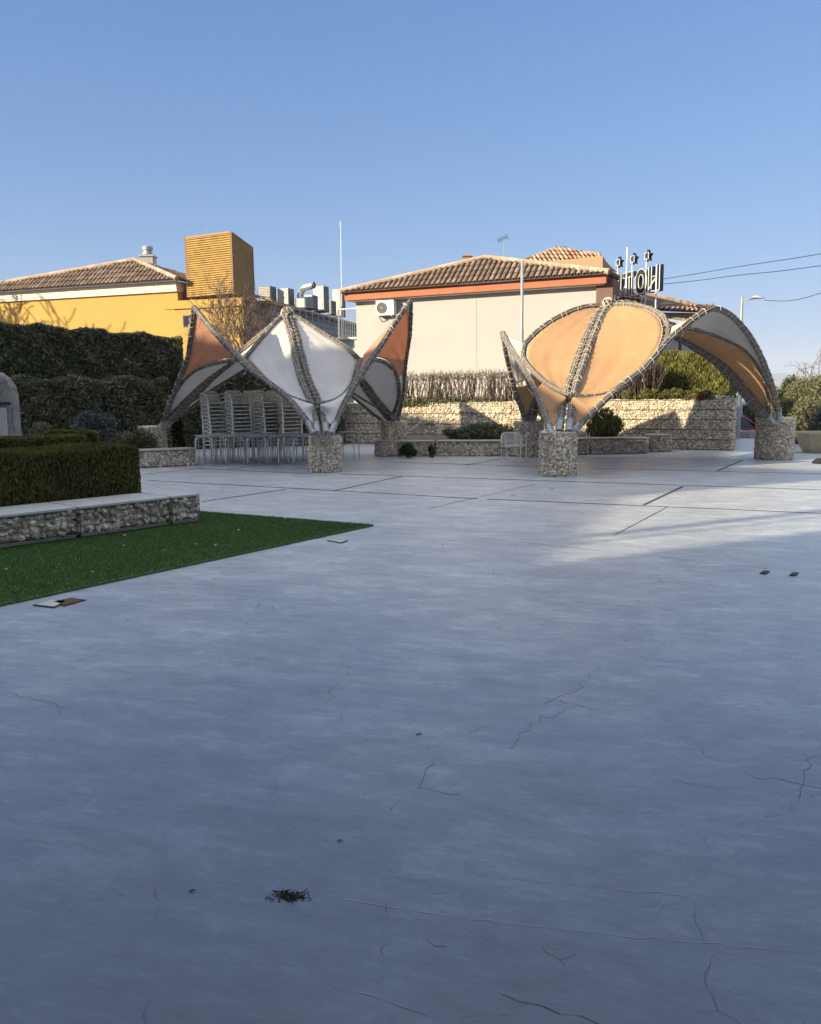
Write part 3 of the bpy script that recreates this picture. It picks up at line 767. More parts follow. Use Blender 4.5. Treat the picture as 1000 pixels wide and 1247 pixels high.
    ko = kb.build('apex_knot', M['reed'], root)
    rb = MB()
    for k in range(10):
        t = Vector((random.gauss(0, 1), random.gauss(0, 1), random.gauss(0, .6))).normalized(); ex = t.cross(Vector((.1, .2, .97))).normalized(); ey = t.cross(ex)
        rb.tube([A+Vector((0, 0, .02))+(ex*math.cos(2*PI*i/12)+ey*math.sin(2*PI*i/12))*.17 for i in range(12)], .01, 4, closed=True)
    rb.build('lashing', M['rope'], ko)
    return root
# right canopy: front, back left, right columns
cF = G(683, 581)+Vector((.01, .40, 0)); cL = Vector((3.3, 22.8, 0)); cR = G(943, 560)+Vector((.17, .42, 0))
canopy('apricot sailcloth canopy with shade-toned white tips on reed arches, the right hand one before the white house', [cF, cL, cR], [.90, .95, 1.03],
       P(741, 372, 20.0),
       {(0, 1): P(612, 405, 20.0), (0, 2): P(878, 378, 17.9), (1, 2): P(822, 389, 23.6)},
       {(0, 1): P(640, 418, 19.4), (0, 2): P(814, 400, 18.6), (1, 2): P(795, 386, 22.3)}, 0,
       'sail_apricot', {(0, 1): 'sail_shaded', (0, 2): 'sail_shaded', (1, 2): 'sail_white'}, .04, .20,
       {(0, 1): False, (0, 2): True, (1, 2): False}, [.385, .40, .46], {'foot': 'sail_apricot'}, {
    ('valley', 0): pc([(687, 526), (690, 502), (694, 478), (708, 436), (720, 405), (731, 382), (741, 372)], 16.95, 20.0), ('B', 0): P(694, 481, 17.4),
    ('inner', 0, (0, 2)): pc([(694, 481), (716, 483), (740, 479), (772, 460), (798, 436), (811, 415), (814, 400)], 17.4, 18.6),
    ('ridge', (0, 2)): pc([(814, 400), (808, 386), (790, 376), (767, 371), (741, 372)], 18.6, 20.0),
    ('inner', 0, (0, 1)): pc([(694, 481), (671, 471), (650, 453), (637, 434), (640, 418)], 17.4, 19.4),
    ('ridge', (0, 1)): pc([(640, 418), (655, 403), (680, 386), (710, 374), (741, 372)], 19.4, 20.0),
    ('lip', 0, (0, 2)): pc([(693, 530), (709, 514), (722, 501), (756, 470), (787, 446), (813, 415), (834, 397), (852, 383), (868, 375)], 17.0, 17.9),
    ('lip', 2, (0, 2)): pc([(949, 512), (946, 489), (933, 449), (917, 416), (898, 391), (883, 379), (868, 375)], 20.2, 17.9),
    ('lip', 0, (0, 1)): pc([(672, 530), (666, 512), (652, 475), (634, 441), (621, 423), (612, 405)], 16.95, 20.0),
    ('lip', 1, (0, 1)): pc([(640, 515), (636, 500), (626, 472), (618, 436), (612, 405)], 22.7, 20.0),
    ('B', 2): P(936, 506, 20.25),
    ('inner', 2, (1, 2)): pc([(936, 506), (908, 455), (872, 424), (832, 400), (795, 386)], 20.25, 22.3),
    ('lip', 2, (1, 2)): pc([(948, 514), (927, 455), (896, 415), (862, 396), (822, 389)], 20.4, 23.6),
    ('inner', 2, (0, 2)): pc([(936, 506), (932, 462), (912, 429), (886, 414), (842, 400), (814, 400)], 20.25, 18.6),
    ('valley', 2): pc([(944, 516), (925, 500), (899, 467), (868, 436), (824, 409), (780, 388), (741, 372)], 20.3, 20.0)},
    {(0, (0, 2)): .62, (2, (0, 2)): .10, (0, (0, 1)): .55, (1, (0, 1)): .45, (1, (1, 2)): .3, (2, (1, 2)): .3})
cF = G(395, 576)+Vector((0, .38, 0)); cL = Vector((-7.3, 23.4, 0)); cR = Vector((-.45, 24.3, 0))
canopy('white sailcloth canopy with burnt orange pointed tips on reed arches, sheltering the stacked chairs', [cF, cL, cR], [.80, .90, .95],
       P(350, 383, 21.6),
       {(0, 1): P(236, 374, 20.2), (0, 2): P(500, 367, 21.0), (1, 2): P(343, 408, 25.4)},
       {(0, 1): P(298, 437, 20.6), (0, 2): P(438, 438, 20.9), (1, 2): P(338, 425, 23.6)}, 0,
       'sail_white', {(0, 1): 'sail_orange', (0, 2): 'sail_orange', (1, 2): 'sail_white'}, .0, -.02,
       {(0, 1): False, (0, 2): False, (1, 2): False}, [.365, .38, .38], {'foot': 'sail_white'}, {
    ('valley', 0): pc([(392, 528), (388, 505), (381, 484), (371, 460), (364, 434), (358, 408), (350, 383)], 18.05, 21.6), ('B', 0): P(385, 492, 18.5),
    ('inner', 0, (0, 1)): pc([(385, 492), (366, 488), (345, 479), (322, 461), (298, 437)], 18.5, 20.6),
    ('inner', 0, (0, 2)): pc([(385, 492), (404, 489), (420, 480), (432, 462), (438, 438)], 18.5, 20.9),
    ('ridge', (0, 1)): pc([(298, 437), (324, 406), (337, 391), (350, 383)], 20.6, 21.6),
    ('ridge', (0, 2)): pc([(438, 438), (420, 422), (396, 408), (366, 389), (350, 383)], 20.9, 21.6),
    ('lip', 0, (0, 1)): pc([(382, 528), (379, 520), (365, 501), (348, 482), (334, 471), (305, 450), (283, 428), (259, 402), (236, 374)], 18.05, 20.2),
    ('lip', 1, (0, 1)): pc([(196, 522), (206, 494), (218, 464), (229, 434), (233, 402), (236, 374)], 23.4, 20.2),
    ('B', 1): P(203, 508, 23.3),
    ('inner', 1, (0, 1)): pc([(203, 508), (208, 490), (219, 469), (236, 452), (262, 442), (298, 437)], 23.3, 20.6),
    ('valley', 1): pc([(198, 520), (216, 502), (238, 479), (259, 458), (286, 436), (318, 410), (350, 383)], 23.4, 21.6),
    ('lip', 0, (0, 2)): pc([(403, 528), (422, 486), (445, 449), (466, 418), (484, 389), (500, 367)], 18.05, 21.0),
    ('lip', 2, (0, 2)): pc([(484, 514), (490, 480), (494, 440), (499, 405), (500, 367)], 24.3, 21.0),
    ('B', 2): P(478, 507, 24.2),
    ('inner', 2, (0, 2)): pc([(478, 507), (486, 482), (483, 456), (470, 442), (455, 438), (438, 438)], 24.2, 20.9),
    ('valley', 2): pc([(480, 514), (458, 488), (440, 463), (415, 440), (385, 410), (350, 383)], 24.3, 21.6)},
    {(0, (0, 1)): .62, (1, (0, 1)): .42, (0, (0, 2)): .6, (2, (0, 2)): .45})

# =================================================================== GABIONS
def gabion_bench(name, label, segs, h, depth, step, slab=.05, slabmat='slab', wire=False, over=.03, mat='stone', z0=.0, group=None, cat='bench', courses=1, lift=.0):
    c = sum((Vector((a[0], a[1], 0))+Vector((b[0], b[1], 0)) for a, b in segs), Vector())/(2*len(segs)); c.z = 0
    root = empty(name, c, label, cat, group)
    for k, (a, b) in enumerate(segs):
        a = Vector((a[0], a[1], 0)); b = Vector((b[0], b[1], 0)); U = (b-a).normalized(); B = Vector((-U.y, U.x, 0))
        g = gabion_fill(a+U*.012, b-U*.012, z0+lift, h, depth, step, courses, top=(slab == 0), parent=root, mat=mat)
        if wire:
            wb = MB(); L = (b-a).length; N = -B*.012
            nx = int(L/.09)
            for i in range(nx+1):
                p = a+U*(.012+(L-.024)*i/nx)+N; rr = .003 if 0 < i < nx else .007; wb.tube([p+Vector((0, 0, z0+lift)), p+Vector((0, 0, h))], rr, 4)
            nz = int((h-z0-lift)/.09)
            for j in range(nz+1):
                z = z0+lift+(h-z0-lift)*j/nz; rr = .003 if 0 < j < nz else .007; wb.tube([a+U*.012+N+Vector((0, 0, z)), b-U*.012+N+Vector((0, 0, z))], rr, 4)
            for i in range(int(depth/.09)+1):
                p = b-U*.0+B*(depth*i/int(depth/.09)); wb.tube([p+Vector((0, 0, z0+lift)), p+Vector((0, 0, h))], .0022, 4)
            wb.build('wire_cage', M['wire'], root)
            if lift:
                sb = MB()
                for q in range(4):
                    p = a+U*L*(q+.5)/4+B*.1; sb.box(p+Vector((0, 0, .02)), (.09, .09, .04), U, B)
                sb.build('foot_block', M['slab'], root)
                MB().box(a+U*L/2+B*.03+Vector((0, 0, lift+.0)), (L-.05, .05, .022), U, B).build('base_batten', M['slab_tan'], root)
        if slab:
            sb = MB(); L = (b-a).length
            sb.box(a+U*L/2+B*(depth/2)+Vector((0, 0, h+slab/2)), (L-.006+over*0, depth+2*over, slab), U, B)
            sb.build('seat_slab', M[slabmat], root, bevel=.006)
    return root
b0 = G(0, 671.5); b3 = G(244, 637); dr = (b3-b0).normalized(); b1 = G(107, 660.5); b2 = G(213, 643)
def onl(p): return b0+dr*((p-b0).dot(dr))
b1 = onl(b1); b2 = onl(b2)
gabion_bench('gabion_bench', 'long wire cage bench of grey stones with pale slab top beside the artificial lawn', [(b0-dr*1.6, b1), (b1+dr*.02, b2), (b2+dr*.02, b3)], .375, .72, .062, .03, 'slab', True, .015, 'stone_grey', 0.02, lift=.05)
q0 = G(60, 575); q1 = G(213, 568); q2 = G(240, 566.5)
gabion_bench('gabion_bench', 'low stone filled bench beside the chair stacks and left footing', [(q0, q1), (q1+e1*.02, q2)], .40, .55, .055, .04, 'slab_tan')
# kerb benches in front of the retaining wall
def seg(px0, y0, px1, y1): return (G(px0, y0), G(px1, y1))
gabion_bench('gabion_bench', 'low gabion bench with two shrubs growing before it, left of the lone armchair', [seg(488, 556.0, 528, 555.6), seg(531, 555.5, 610, 555.5), seg(612, 555.5, 657, 556)], .40, .5, .055, .035, 'slab_tan')
gabion_bench('gabion_bench', 'low gabion bench right of the front footing of the apricot canopy', [seg(662, 554.5, 718, 553.5), seg(720, 553.3, 790, 552.3)], .42, .5, .055, .04, 'slab_tan')
def gabion_drum(label, c, r, h):
    root = empty('gabion_drum', (c[0], c[1], 0), label, 'gabion'); gabion_round(c, r, 0, h, .055, root, top=False)
    MB().lathe((c[0], c[1], 0), [(r*1.02, h-.005), (r*1.03, h), (r*1.03, h+.035), (r*1.01, h+.04)], 28).build('seat_slab', M['slab_tan'], root)
gabion_drum('round gabion end block near the two table legs, left end of the low benches', G(472, 556)+Vector((0, .35, 0)), .36, .40)
gabion_drum('round gabion end block with slab top at the right end of the low benches', G(806, 550.5)+Vector((.0, .38, 0)), .38, .46)
# retaining walls, four courses
wm = WR-e1*6.9
root = empty('gabion_wall', (WR+wm)/2, 'tall stone filled retaining wall in four courses, sunlit right of the apricot canopy', 'wall')
gabion_fill(wm, WR, 0, 1.5, .6, .058, 5, True, True, parent=root)
wb = MB()
for k in range(6):
    z = .01+1.48*k/5; wb.tube([wm-e2*.015+Vector((0, 0, z)), WR-e2*.015+Vector((0, 0, z))], .007, 4); wb.tube([WR+e1*.01+Vector((0, 0, z)), WR+e1*.01+e2*.6+Vector((0, 0, z))], .007, 4)
wb.build('wire_cage', M['dark_metal'], root)
root = empty('gabion_wall', (wm+WL)/2, 'long shaded stone filled retaining wall under the bare twig hedge', 'wall')
gabion_fill(WL, wm-e1*.03, 0, 1.45, .6, .066, 4, True, True, parent=root)
wb = MB()
for k in range(5):
    z = .01+1.43*k/4; wb.tube([WL-e2*.015+Vector((0, 0, z)), wm-e1*.03-e2*.015+Vector((0, 0, z))], .007, 4)
wb.build('wire_cage', M['dark_metal'], root)
# planting strip between kerb benches and wall
def bedpt(px, D): p = P(px, 500, D); return Vector((p.x, p.y, .003))
MB().prism([G(488, 554.5)+Vector((0, .3, .003)), G(657, 554.5)+Vector((0, .3, .003)), bedpt(655, 26.6), bedpt(470, 28.6)], (0, 0, .36)).build('planting_bed', M['soil'], keep=True)['kind'] = 'structure'
MB().prism([G(664, 553.5)+Vector((0, .3, .003)), G(790, 551.5)+Vector((0, .3, .003)), bedpt(800, 25.0), bedpt(664, 26.5)], (0, 0, .36)).build('planting_bed', M['soil'], keep=True)['kind'] = 'structure'

# =================================================================== PLANTS
c = P(600, 526, 25.4); V, F = leaf_quads(blob_points((c.x, c.y, .50), (1.35, .5, .42), 9000, 14), .05); F_ = F
root = empty('ground_cover', (c.x, c.y, .36), 'dark mound of spreading ground cover on the bed left of the lone armchair', 'plant'); build_np('foliage', V, F, M['ivy'], root)
c = P(556, 531, 25.7); shrub((c.x, c.y, .52), (.5, .3, .25), 2500, .04, 'ground_cover', 'small low clump of dark ground cover in front of the long shaded wall', 'plant', 'ivy')
c = G(497, 557.5); shrub((c.x, c.y-.05, .22), (.28, .22, .24), 2200, .045, 'shrub', 'small rounded dark shrub against the low bench, next to its left end', 'shrub', 'shrub')
c = G(526, 557); shrub((c.x, c.y-.05, .20), (.11, .10, .28), 500, .04, 'shrub', 'thin straggly shrub climbing the joint of the low bench', 'shrub', 'shrub')
c = P(738, 520, 24.6); shrub((c.x, c.y, .74), (.62, .45, .50), 3000, .055, 'shrub', 'leafy green shrub in front of the sunlit retaining wall beside the apricot canopy foot', 'shrub', 'cover', zb=.36, stretch=4, k=12)
def twig_hedge(name, label, a, b, z0, h, n, mat='twig_dark', dp=.35, leafn=0, sz=.04, leafmat='ivy'):
    a = Vector(a); b = Vector(b); root = empty(name, ((a+b)/2).to_2d().to_3d()+Vector((0, 0, z0)), label, 'hedge'); mb = MB(); L = (b-a).length; U = (b-a).normalized(); B = Vector((-U.y, U.x, 0))
    for i in range(n):
        p = a+U*random.uniform(0, L)+B*random.uniform(0, dp); p.z = z0; ht = h*random.uniform(.86, 1.06); pts = [p.copy()]; x = Vector((random.gauss(0, .16), random.gauss(0, .10), 1)); sx = random.gauss(0, .05)
        for k in range(6):
            x = (x+Vector((random.gauss(0, .16), random.gauss(0, .12), .2))).normalized(); q = pts[-1]+x*ht/6; pts.append(q)
        r0 = random.choice([.009, .013, .020, .026]); mb.tube(pts, [r0*(1-.7*k/6) for k in range(7)], 4, cap=False)
        for s in range(3):
            k = random.randint(3, 6); q = pts[k]; d = Vector((random.gauss(0, .6), random.gauss(0, .5), .6))*.22; mb.tube([q, q+d*.5, q+d+Vector((0, 0, .03))], [.005, .004, .003], 3, cap=False)
    mb.build('stem', M[mat], root)
    if leafn:
        pts = np.array([tuple(a+U*random.uniform(0, L)+B*random.uniform(-.1, dp)) for _ in range(leafn)]); pts[:, 2] = z0+np.abs(rng.normal(0, .13, leafn)); V, F = leaf_quads(pts, sz); build_np('foliage', V, F, M[leafmat], root)
        # ragged crown of fine tips
    tb = MB()
    for i in range(int(n*3.2)):
        p = a+U*random.uniform(0, L)+B*random.uniform(0, dp); p.z = z0+h*random.uniform(.78, .98); d = Vector((random.gauss(0, .6), random.gauss(0, .4), random.uniform(.1, 1))).normalized()*random.uniform(.06, .2)
        tb.tube([p, p+d*.5+Vector((0, 0, .01)), p+d], .0045, 3, cap=False)
    tb.build('crown', M[mat], root)
    return root
a = P(478, 480, 29.4); b = P(632, 480, 27.7)
twig_hedge('bare_hedge', 'leafless clipped twig hedge in front of the white wall', (a.x, a.y, 0), (b.x, b.y, 0), tz-.02, 1.10, 300, leafn=9000, sz=.06)
a = P(744, 480, 26.3); b = P(802, 480, 25.9)
twig_hedge('bare_hedge', 'brown leafless twig hedge between the apricot canopy and the green cypress hedge', (a.x, a.y, 0), (b.x, b.y, 0), tz-.02, 1.25, 620, dp=.7)
a = P(795, 470, 27.2); b = P(888, 470, 25.9)
hedge_block((a.x, a.y), (b.x, b.y), tz, 3.0, 1.2, 42000, .055, 'cypress_hedge', 'tall bright green clipped cypress hedge on the terrace beside the lamp post', 'hedge', 'cyp', rough=.11, stretch=2.4)
root = empty('ground_cover', P(848, 486, 25.4).to_2d().to_3d()+Vector((0, 0, 1.45)), 'leafy ground cover spilling over the top of the sunlit stone wall', 'plant')
pts = []
for k in range(16):
    p = WR-e1*(.75+k*.16)+e2*.28; pts.append(blob_points((p.x, p.y, 1.60+.07*math.sin(k*1.3)), (.30, .40, .22), 900, 4))
V, F = leaf_quads(np.vstack(pts), .05); build_np('foliage', V, F, M['cover'], root)
p = WR-e1*.95+e2*.12; shrub((p.x, p.y, 1.62), (.26, .22, .20), 1100, .045, 'shrub', 'small rust tinged shrub on the wall top near its right end', 'shrub', 'rust_leaf')
p = WR-e1*.2+e2*.3; shrub((p.x, p.y, 1.58), (.25, .2, .16), 700, .04, 'shrub', 'pale tuft of dry grass at the right end of the wall top', 'shrub', 'olive', stretch=4)
# heap of spare stones on the wall top
hp = np.array([tuple(WR-e1*random.uniform(.05, .9)+e2*random.uniform(.08, .5)+Vector((0, 0, 1.49+random.uniform(0, .1)))) for _ in range(170)]); V, F = stones_mesh(hp, .04)
tag(build_np('stone_heap', V, F, M['stone']), 'heap of loose pale stones on the right end of the tall retaining wall', 'stones', kind='stuff')
# tall dark ivy hedge at left
a = P(-90, 500, 25.6); b = P(226, 500, 28.6)
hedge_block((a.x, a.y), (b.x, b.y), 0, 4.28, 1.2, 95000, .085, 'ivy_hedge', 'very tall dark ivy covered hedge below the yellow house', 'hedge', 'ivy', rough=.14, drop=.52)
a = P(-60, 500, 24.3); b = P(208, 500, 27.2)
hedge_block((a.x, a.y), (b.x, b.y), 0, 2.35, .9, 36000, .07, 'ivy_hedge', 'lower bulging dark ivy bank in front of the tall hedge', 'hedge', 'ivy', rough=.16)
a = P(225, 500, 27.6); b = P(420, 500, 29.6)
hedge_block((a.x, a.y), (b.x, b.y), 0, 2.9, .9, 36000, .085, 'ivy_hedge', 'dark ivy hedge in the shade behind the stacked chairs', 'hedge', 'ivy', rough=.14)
c = P(118, 515, 22.5); shrub((c.x, c.y, .95), (.75, .6, .62), 4200, .05, 'lavender_bush', 'grey green bushy shrub with fine leaves before the ivy bank', 'shrub', 'grey_leaf', k=12, stretch=3.6, zb=.0)
c = P(165, 525, 22.8); shrub((c.x, c.y, .5), (.55, .5, .5), 3000, .06, 'shrub', 'dark rounded shrub beside the left footing of the white canopy', 'shrub', 'ivy', zb=0)
c = P(40, 520, 22.0); shrub((c.x, c.y, .7), (.5, .5, .6), 2600, .06, 'shrub', 'dull dark shrub between the grey pillar and the lavender bush', 'shrub', 'ivy', zb=0)
# clipped box hedges
p0 = G(-140, 641, 0)+dr*0; 
h0 = b0-dr*1.6+Vector((-dr.y, dr.x, 0))*.78; h1 = b0+dr*((G(165, 612)-b0).dot(dr))+Vector((-dr.y, dr.x, 0))*.78
h1 = h0+dr*((P(166, 580, 11.5)-h0).dot(dr)-.12)
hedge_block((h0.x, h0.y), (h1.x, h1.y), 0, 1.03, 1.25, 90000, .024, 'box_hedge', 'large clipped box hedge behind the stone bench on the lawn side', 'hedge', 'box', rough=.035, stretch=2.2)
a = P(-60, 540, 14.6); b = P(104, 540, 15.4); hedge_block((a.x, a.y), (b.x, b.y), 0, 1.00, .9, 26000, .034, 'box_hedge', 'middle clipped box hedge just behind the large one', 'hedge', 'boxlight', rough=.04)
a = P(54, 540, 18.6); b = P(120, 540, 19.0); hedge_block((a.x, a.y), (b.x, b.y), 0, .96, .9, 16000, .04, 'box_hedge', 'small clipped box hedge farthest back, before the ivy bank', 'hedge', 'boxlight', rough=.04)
# =================================================================== PILLAR at the left edge
pc = P(-30, 500, 17.0); root = empty('stone_pillar', (pc.x, pc.y, 0), 'broad old grey rendered pillar with rounded shoulder and dark slot at the left edge', 'pillar')
xr = P(18, 520, 17.0).x; prof = [(xr-2.2, 0), (xr, 0), (xr, 1.75), (xr-.03, 1.95), (xr-.12, 2.12), (xr-.28, 2.24), (xr-.5, 2.29), (xr-2.2, 2.32)]
MB().prism([(x, 17.0, z) for x, z in prof], (0, .3, 0)).build('pillar_body', M['pillar'], root, bevel=.03)
MB().box((P(-10, 491, 16.99).x, 16.985, P(5, 491, 17).z), (.75, .04, .04)).build('dark_slot', M['black'], root)
MB().box((P(-14, 520, 16.99).x, 16.99, 1.05), (.8, .03, .95)).build('recess_panel', M['grey_wall'], root)

vm_ = MB(); random.seed(8)
for k in range(9):
    x = xr-random.uniform(0, .55); z = random.uniform(1.3, 2.2); pts = [(x, 16.985, z)]
    for q in range(6): x -= random.uniform(-.05, .12); z -= random.uniform(-.03, .16); pts.append((x, 16.98, z))
    vm_.tube(pts, .006, 4)
vm_.build('creeper_stem', M['twig_dark'], root)
# =================================================================== DRAIN COVERS
def cover(label, quad, frame, mat, hole=None):
    pts = [G(*q) for q in quad]; cc = sum(pts, Vector())/4; root = empty('drain_cover', cc, label, 'drain cover')
    MB().prism([(p.x, p.y, .003) for p in pts], (0, 0, .006)).build('cover_frame', M[frame], root)
    MB().prism([(cc+(p-cc)*.84).to_2d().to_3d()+Vector((0, 0, .0085)) for p in pts], (0, 0, .004)).build('cover_plate', M[mat], root)
cover('rusty frame of an access cover beside the lawn edge', [(78, 739), (105, 731.5), (88, 729), (62, 734)], 'rust', 'rust')
cover('pale lifted access cover plate near the lawn edge', [(40, 738), (66, 741), (84, 733), (62, 731)], 'joint', 'slab')
cover('small pale access cover near the tip of the lawn', [(398, 659), (416, 662), (424, 659), (408, 657)], 'joint', 'slab')
cover('small dark square floor drain, left of the pair at the right', [(925, 699), (933, 700), (938, 696.5), (930, 695.5)], 'rust', 'black')
cover('small dark square floor drain, right of the pair at the right', [(961, 701.5), (969, 702), (973, 698.5), (965, 698)], 'joint', 'black')
# leaf litter smudge on the floor
c = G(352, 1092); pts = np.array([(c.x+random.gauss(0, .028), c.y+random.gauss(0, .013), .004) for _ in range(120)]); V, F = leaf_quads(pts, .010, 3.0); V[:, 2] = np.clip(V[:, 2], .002, .012)
tag(build_np('dirt_clump', V, F, M['dirt']), 'small clump of dark debris on the floor in the foreground', 'debris')

# =================================================================== CHAIRS AND TABLES
def make_chair(label, group=None):
    r = empty('armchair', (0, 0, 0), label, 'chair', group)
    for sx in (-1, 1):
        x = .26*sx
        fl = bez([(x, -.27, 0), (x*1.02, -.25, .35), (x*1.06, -.235, .60), (x*1.08, -.19, .66)], 10); MB().tube(fl, .0125, 6).build('leg', M['chair'], r, True)
        rl = bez([(x*.96, .27, 0), (x*.96, .23, .35), (x*1.0, .22, .60), (x*1.03, .19, .655)], 10); MB().tube(rl, .0125, 6).build('leg', M['chair'], r, True)
        arm = bez([(x*1.08, -.19, .66), (x*1.12, -.08, .685), (x*1.10, .10, .675), (x*1.03, .19, .655), (x*.9, .245, .70)], 12); MB().tube(arm, .015, 6).build('armrest', M['chair'], r, True)
    f = MB(); f.tube([(-.26, -.22, .42), (.26, -.22, .42), (.25, .2, .40), (-.25, .2, .40)], .011, 6, closed=True)
    f.build('seat_frame', M['chair'], r, True)
    s = MB()
    for k in range(8): s.box((0, -.20+k*.054, .435-.012*k/7), (.50, .036, .012))
    s.build('seat', M['chair_seat'], r)
    bk = MB()
    for sx in (-1, 1): bk.tube([(.235*sx, .20, .42), (.24*sx, .245, .62), (.22*sx, .285, .735)], .0115, 6)
    bk.tube([(-.22, .285, .735), (-.12, .295, .76), (.12, .295, .76), (.22, .285, .735)], .0115, 6)
    bf = bk.build('back_frame', M['chair'], r, True)
    sb = MB()
    for k in range(5):
        f_ = k/4; y = .222+.068*f_; z = .51+.215*f_; sb.box((0, y, z), (.44, .008, .030), (1, 0, 0), (0, .96, -.28), (0, .28, .96))
    sb.build('backrest', M['chair_seat'], r)
    return r
ch0 = make_chair('pale armchair standing alone before the low bench beside the apricot canopy footing')
cp = G(627, 563.5); ch0.location = (cp.x, cp.y+.27, 0); ch0.rotation_euler = (0, 0, R(158))
ords = ['topmost', 'second', 'third', 'fourth', 'fifth', 'sixth', 'seventh', 'eighth', 'ninth', 'tenth', 'eleventh', 'twelfth', 'thirteenth', 'lowest']
stn = ['leftmost stack', 'second stack from the left', 'third stack from the left', 'fourth stack from the left', 'fifth stack from the left', 'rightmost stack']
stacks = [(-5.38, 22.8, 38, 12), (-4.72, 22.75, 34, 12), (-4.28, 23.3, 52, 12), (-3.98, 22.8, 50, 12), (-3.68, 23.4, 48, 12), (-3.33, 22.9, 25, 11)]
for si, (x, y, rz, n) in enumerate(stacks):
    for k in range(n):
        c = copy_tree(ch0); a = R(rz); dx = .017*k*(1 if k < 7 else 1)-.0016*k*k
        c.location = (x+math.sin(a)*dx+random.gauss(0, .006), y-math.cos(a)*dx+random.gauss(0, .006), k*.102); c.rotation_euler = (R(random.gauss(0, .4)), R(random.gauss(0, .4)), a+R(random.gauss(0, 1.2)))
        nm = ords[n-1-k] if k > 0 else 'lowest'
        c['label'] = ('pale armchair, %s from the top of the %s' % (nm, stn[si])) if nm not in ('topmost', 'lowest') else 'pale armchair, %s of the %s under the white canopy' % (nm, stn[si])
        c['group'] = 'stacked armchairs under the white canopy'
def make_table(label, group):
    r = empty('cafe_table', (0, 0, 0), label, 'table', group)
    MB().lathe((0, 0, 0), [(.27, .715), (.28, .72), (.28, .735), (.27, .74)], 24).build('table_top', M['table_top'], r, False)
    for sx in (-1, 1):
        for sy in (-1, 1):
            MB().tube(bez([(.235*sx, .235*sy, 0), (.23*sx, .23*sy, .5), (.215*sx, .215*sy, .66), (.15*sx, .15*sy, .70), (.05*sx, .05*sy, .705)], 14), .0135, 7).build('leg', M['table_leg'], r, True)
    return r
tb0 = make_table('round metal cafe table, leftmost of the front row under the white canopy', 'cafe tables packed under the white canopy')
tn = {0: 'front row', 1: 'middle row', 2: 'back row'}; pn = ['leftmost', 'second from the left', 'third from the left', 'fourth from the left', 'rightmost']
first = True
for rI, (y, xs) in enumerate([(20.75, [-5.1, -4.5, -3.88, -3.25, -2.68]), (21.3, [-5.3, -4.72, -4.1, -3.5, -2.9]), (21.88, [-5.05, -4.45, -3.85, -3.2, -2.6])]):
    for k, x in enumerate(xs):
        t = tb0 if first else copy_tree(tb0); first = False
        t.location = (x+random.gauss(0, .015), y+random.gauss(0, .02)-(x+4)*.12, 0); t.rotation_euler = (0, 0, R(random.uniform(-14, 14)+40*(k % 2)))
        pos = pn[k] if k < len(xs)-1 else 'rightmost'
        t['label'] = 'round metal cafe table, %s of the %s under the white canopy' % (pos, tn[rI])
t = copy_tree(tb0); cp = G(424, 559); t.location = (cp.x, cp.y+.2, 0); t['label'] = 'round metal cafe table just right of the front footing of the white canopy'

# =================================================================== ROOFS
def tile_face(mb, A, Bv, C, Dv=None, pitch=.235, row=.42, rad=.085):
    """barrel tiles on a planar face with eave A->B and upper points C (near B) and D (near A)"""
    A = Vector(A); Bv = Vector(Bv); C = Vector(C); poly = [A, Bv, C]+([Vector(Dv)] if Dv is not None else [])
    ex = (Bv-A).normalized(); nn = ex.cross(C-A).normalized(); nn = nn if nn.z > 0 else -nn; ey = nn.cross(ex)
    if ey.dot(C-A) < 0: ey = -ey
    P2 = [((p-A).dot(ex), (p-A).dot(ey)) for p in poly]
    x0 = min(p[0] for p in P2); x1 = max(p[0] for p in P2); x = x0+pitch/2
    while x < x1:
        ys = []
        for i in range(len(P2)):
            (a, b), (c, d) = P2[i], P2[(i+1) % len(P2)]
            if (a-x)*(c-x) < 0: ys.append(b+(d-b)*(x-a)/(c-a))
        if len(ys) >= 2:
            y = min(ys)-.06; ym = max(ys)
            while y < ym-.05:
                ye = min(y+row+.05, ym); r0 = rad*random.uniform(.97, 1.06); r1 = r0*.82; j = random.gauss(0, .006); base = len(mb.v)
                for (yy, rr, lift) in ((y, r0, .032), (ye, r1, .004)):
                    for k in range(6):
                        an = PI*k/5; mb.v.append(tuple(A+ex*(x+j+rr*math.cos(an))+ey*yy+nn*(lift+rr*math.sin(an)*.85)))
                for k in range(5): mb.f.append((base+k, base+k+1, base+7+k, base+6+k)); mb.m.append(mb.cur)
                y += row
        x += pitch
def ridge(mb, a, b, r=.12):
    a = Vector(a); b = Vector(b); L = (b-a).length; n = max(2, int(L/.4)); d = (b-a)/n
    for i in range(n):
        mb.tube([a+d*i+Vector((0, 0, .02)), a+d*(i+1.12)+Vector((0, 0, .04))], [r, r*.85], 8)
def roof(parent, faces, ridges, mat='tile', thick=.05):
    mb = MB(); ub = MB()
    for f in faces:
        tile_face(mb, *f); pts = [Vector(p) for p in f]; ub.prism([p-Vector((0, 0, .01)) for p in pts], (0, 0, -thick))
    o = ub.build('roof', M['tile_dark'], parent); mb.build('roof_tiles', M[mat], o)
    if ridges:
        rb = MB()
        for r_ in ridges: ridge(rb, *r_)
        rb.build('ridge_tiles', M['ridge'], o)
    return o
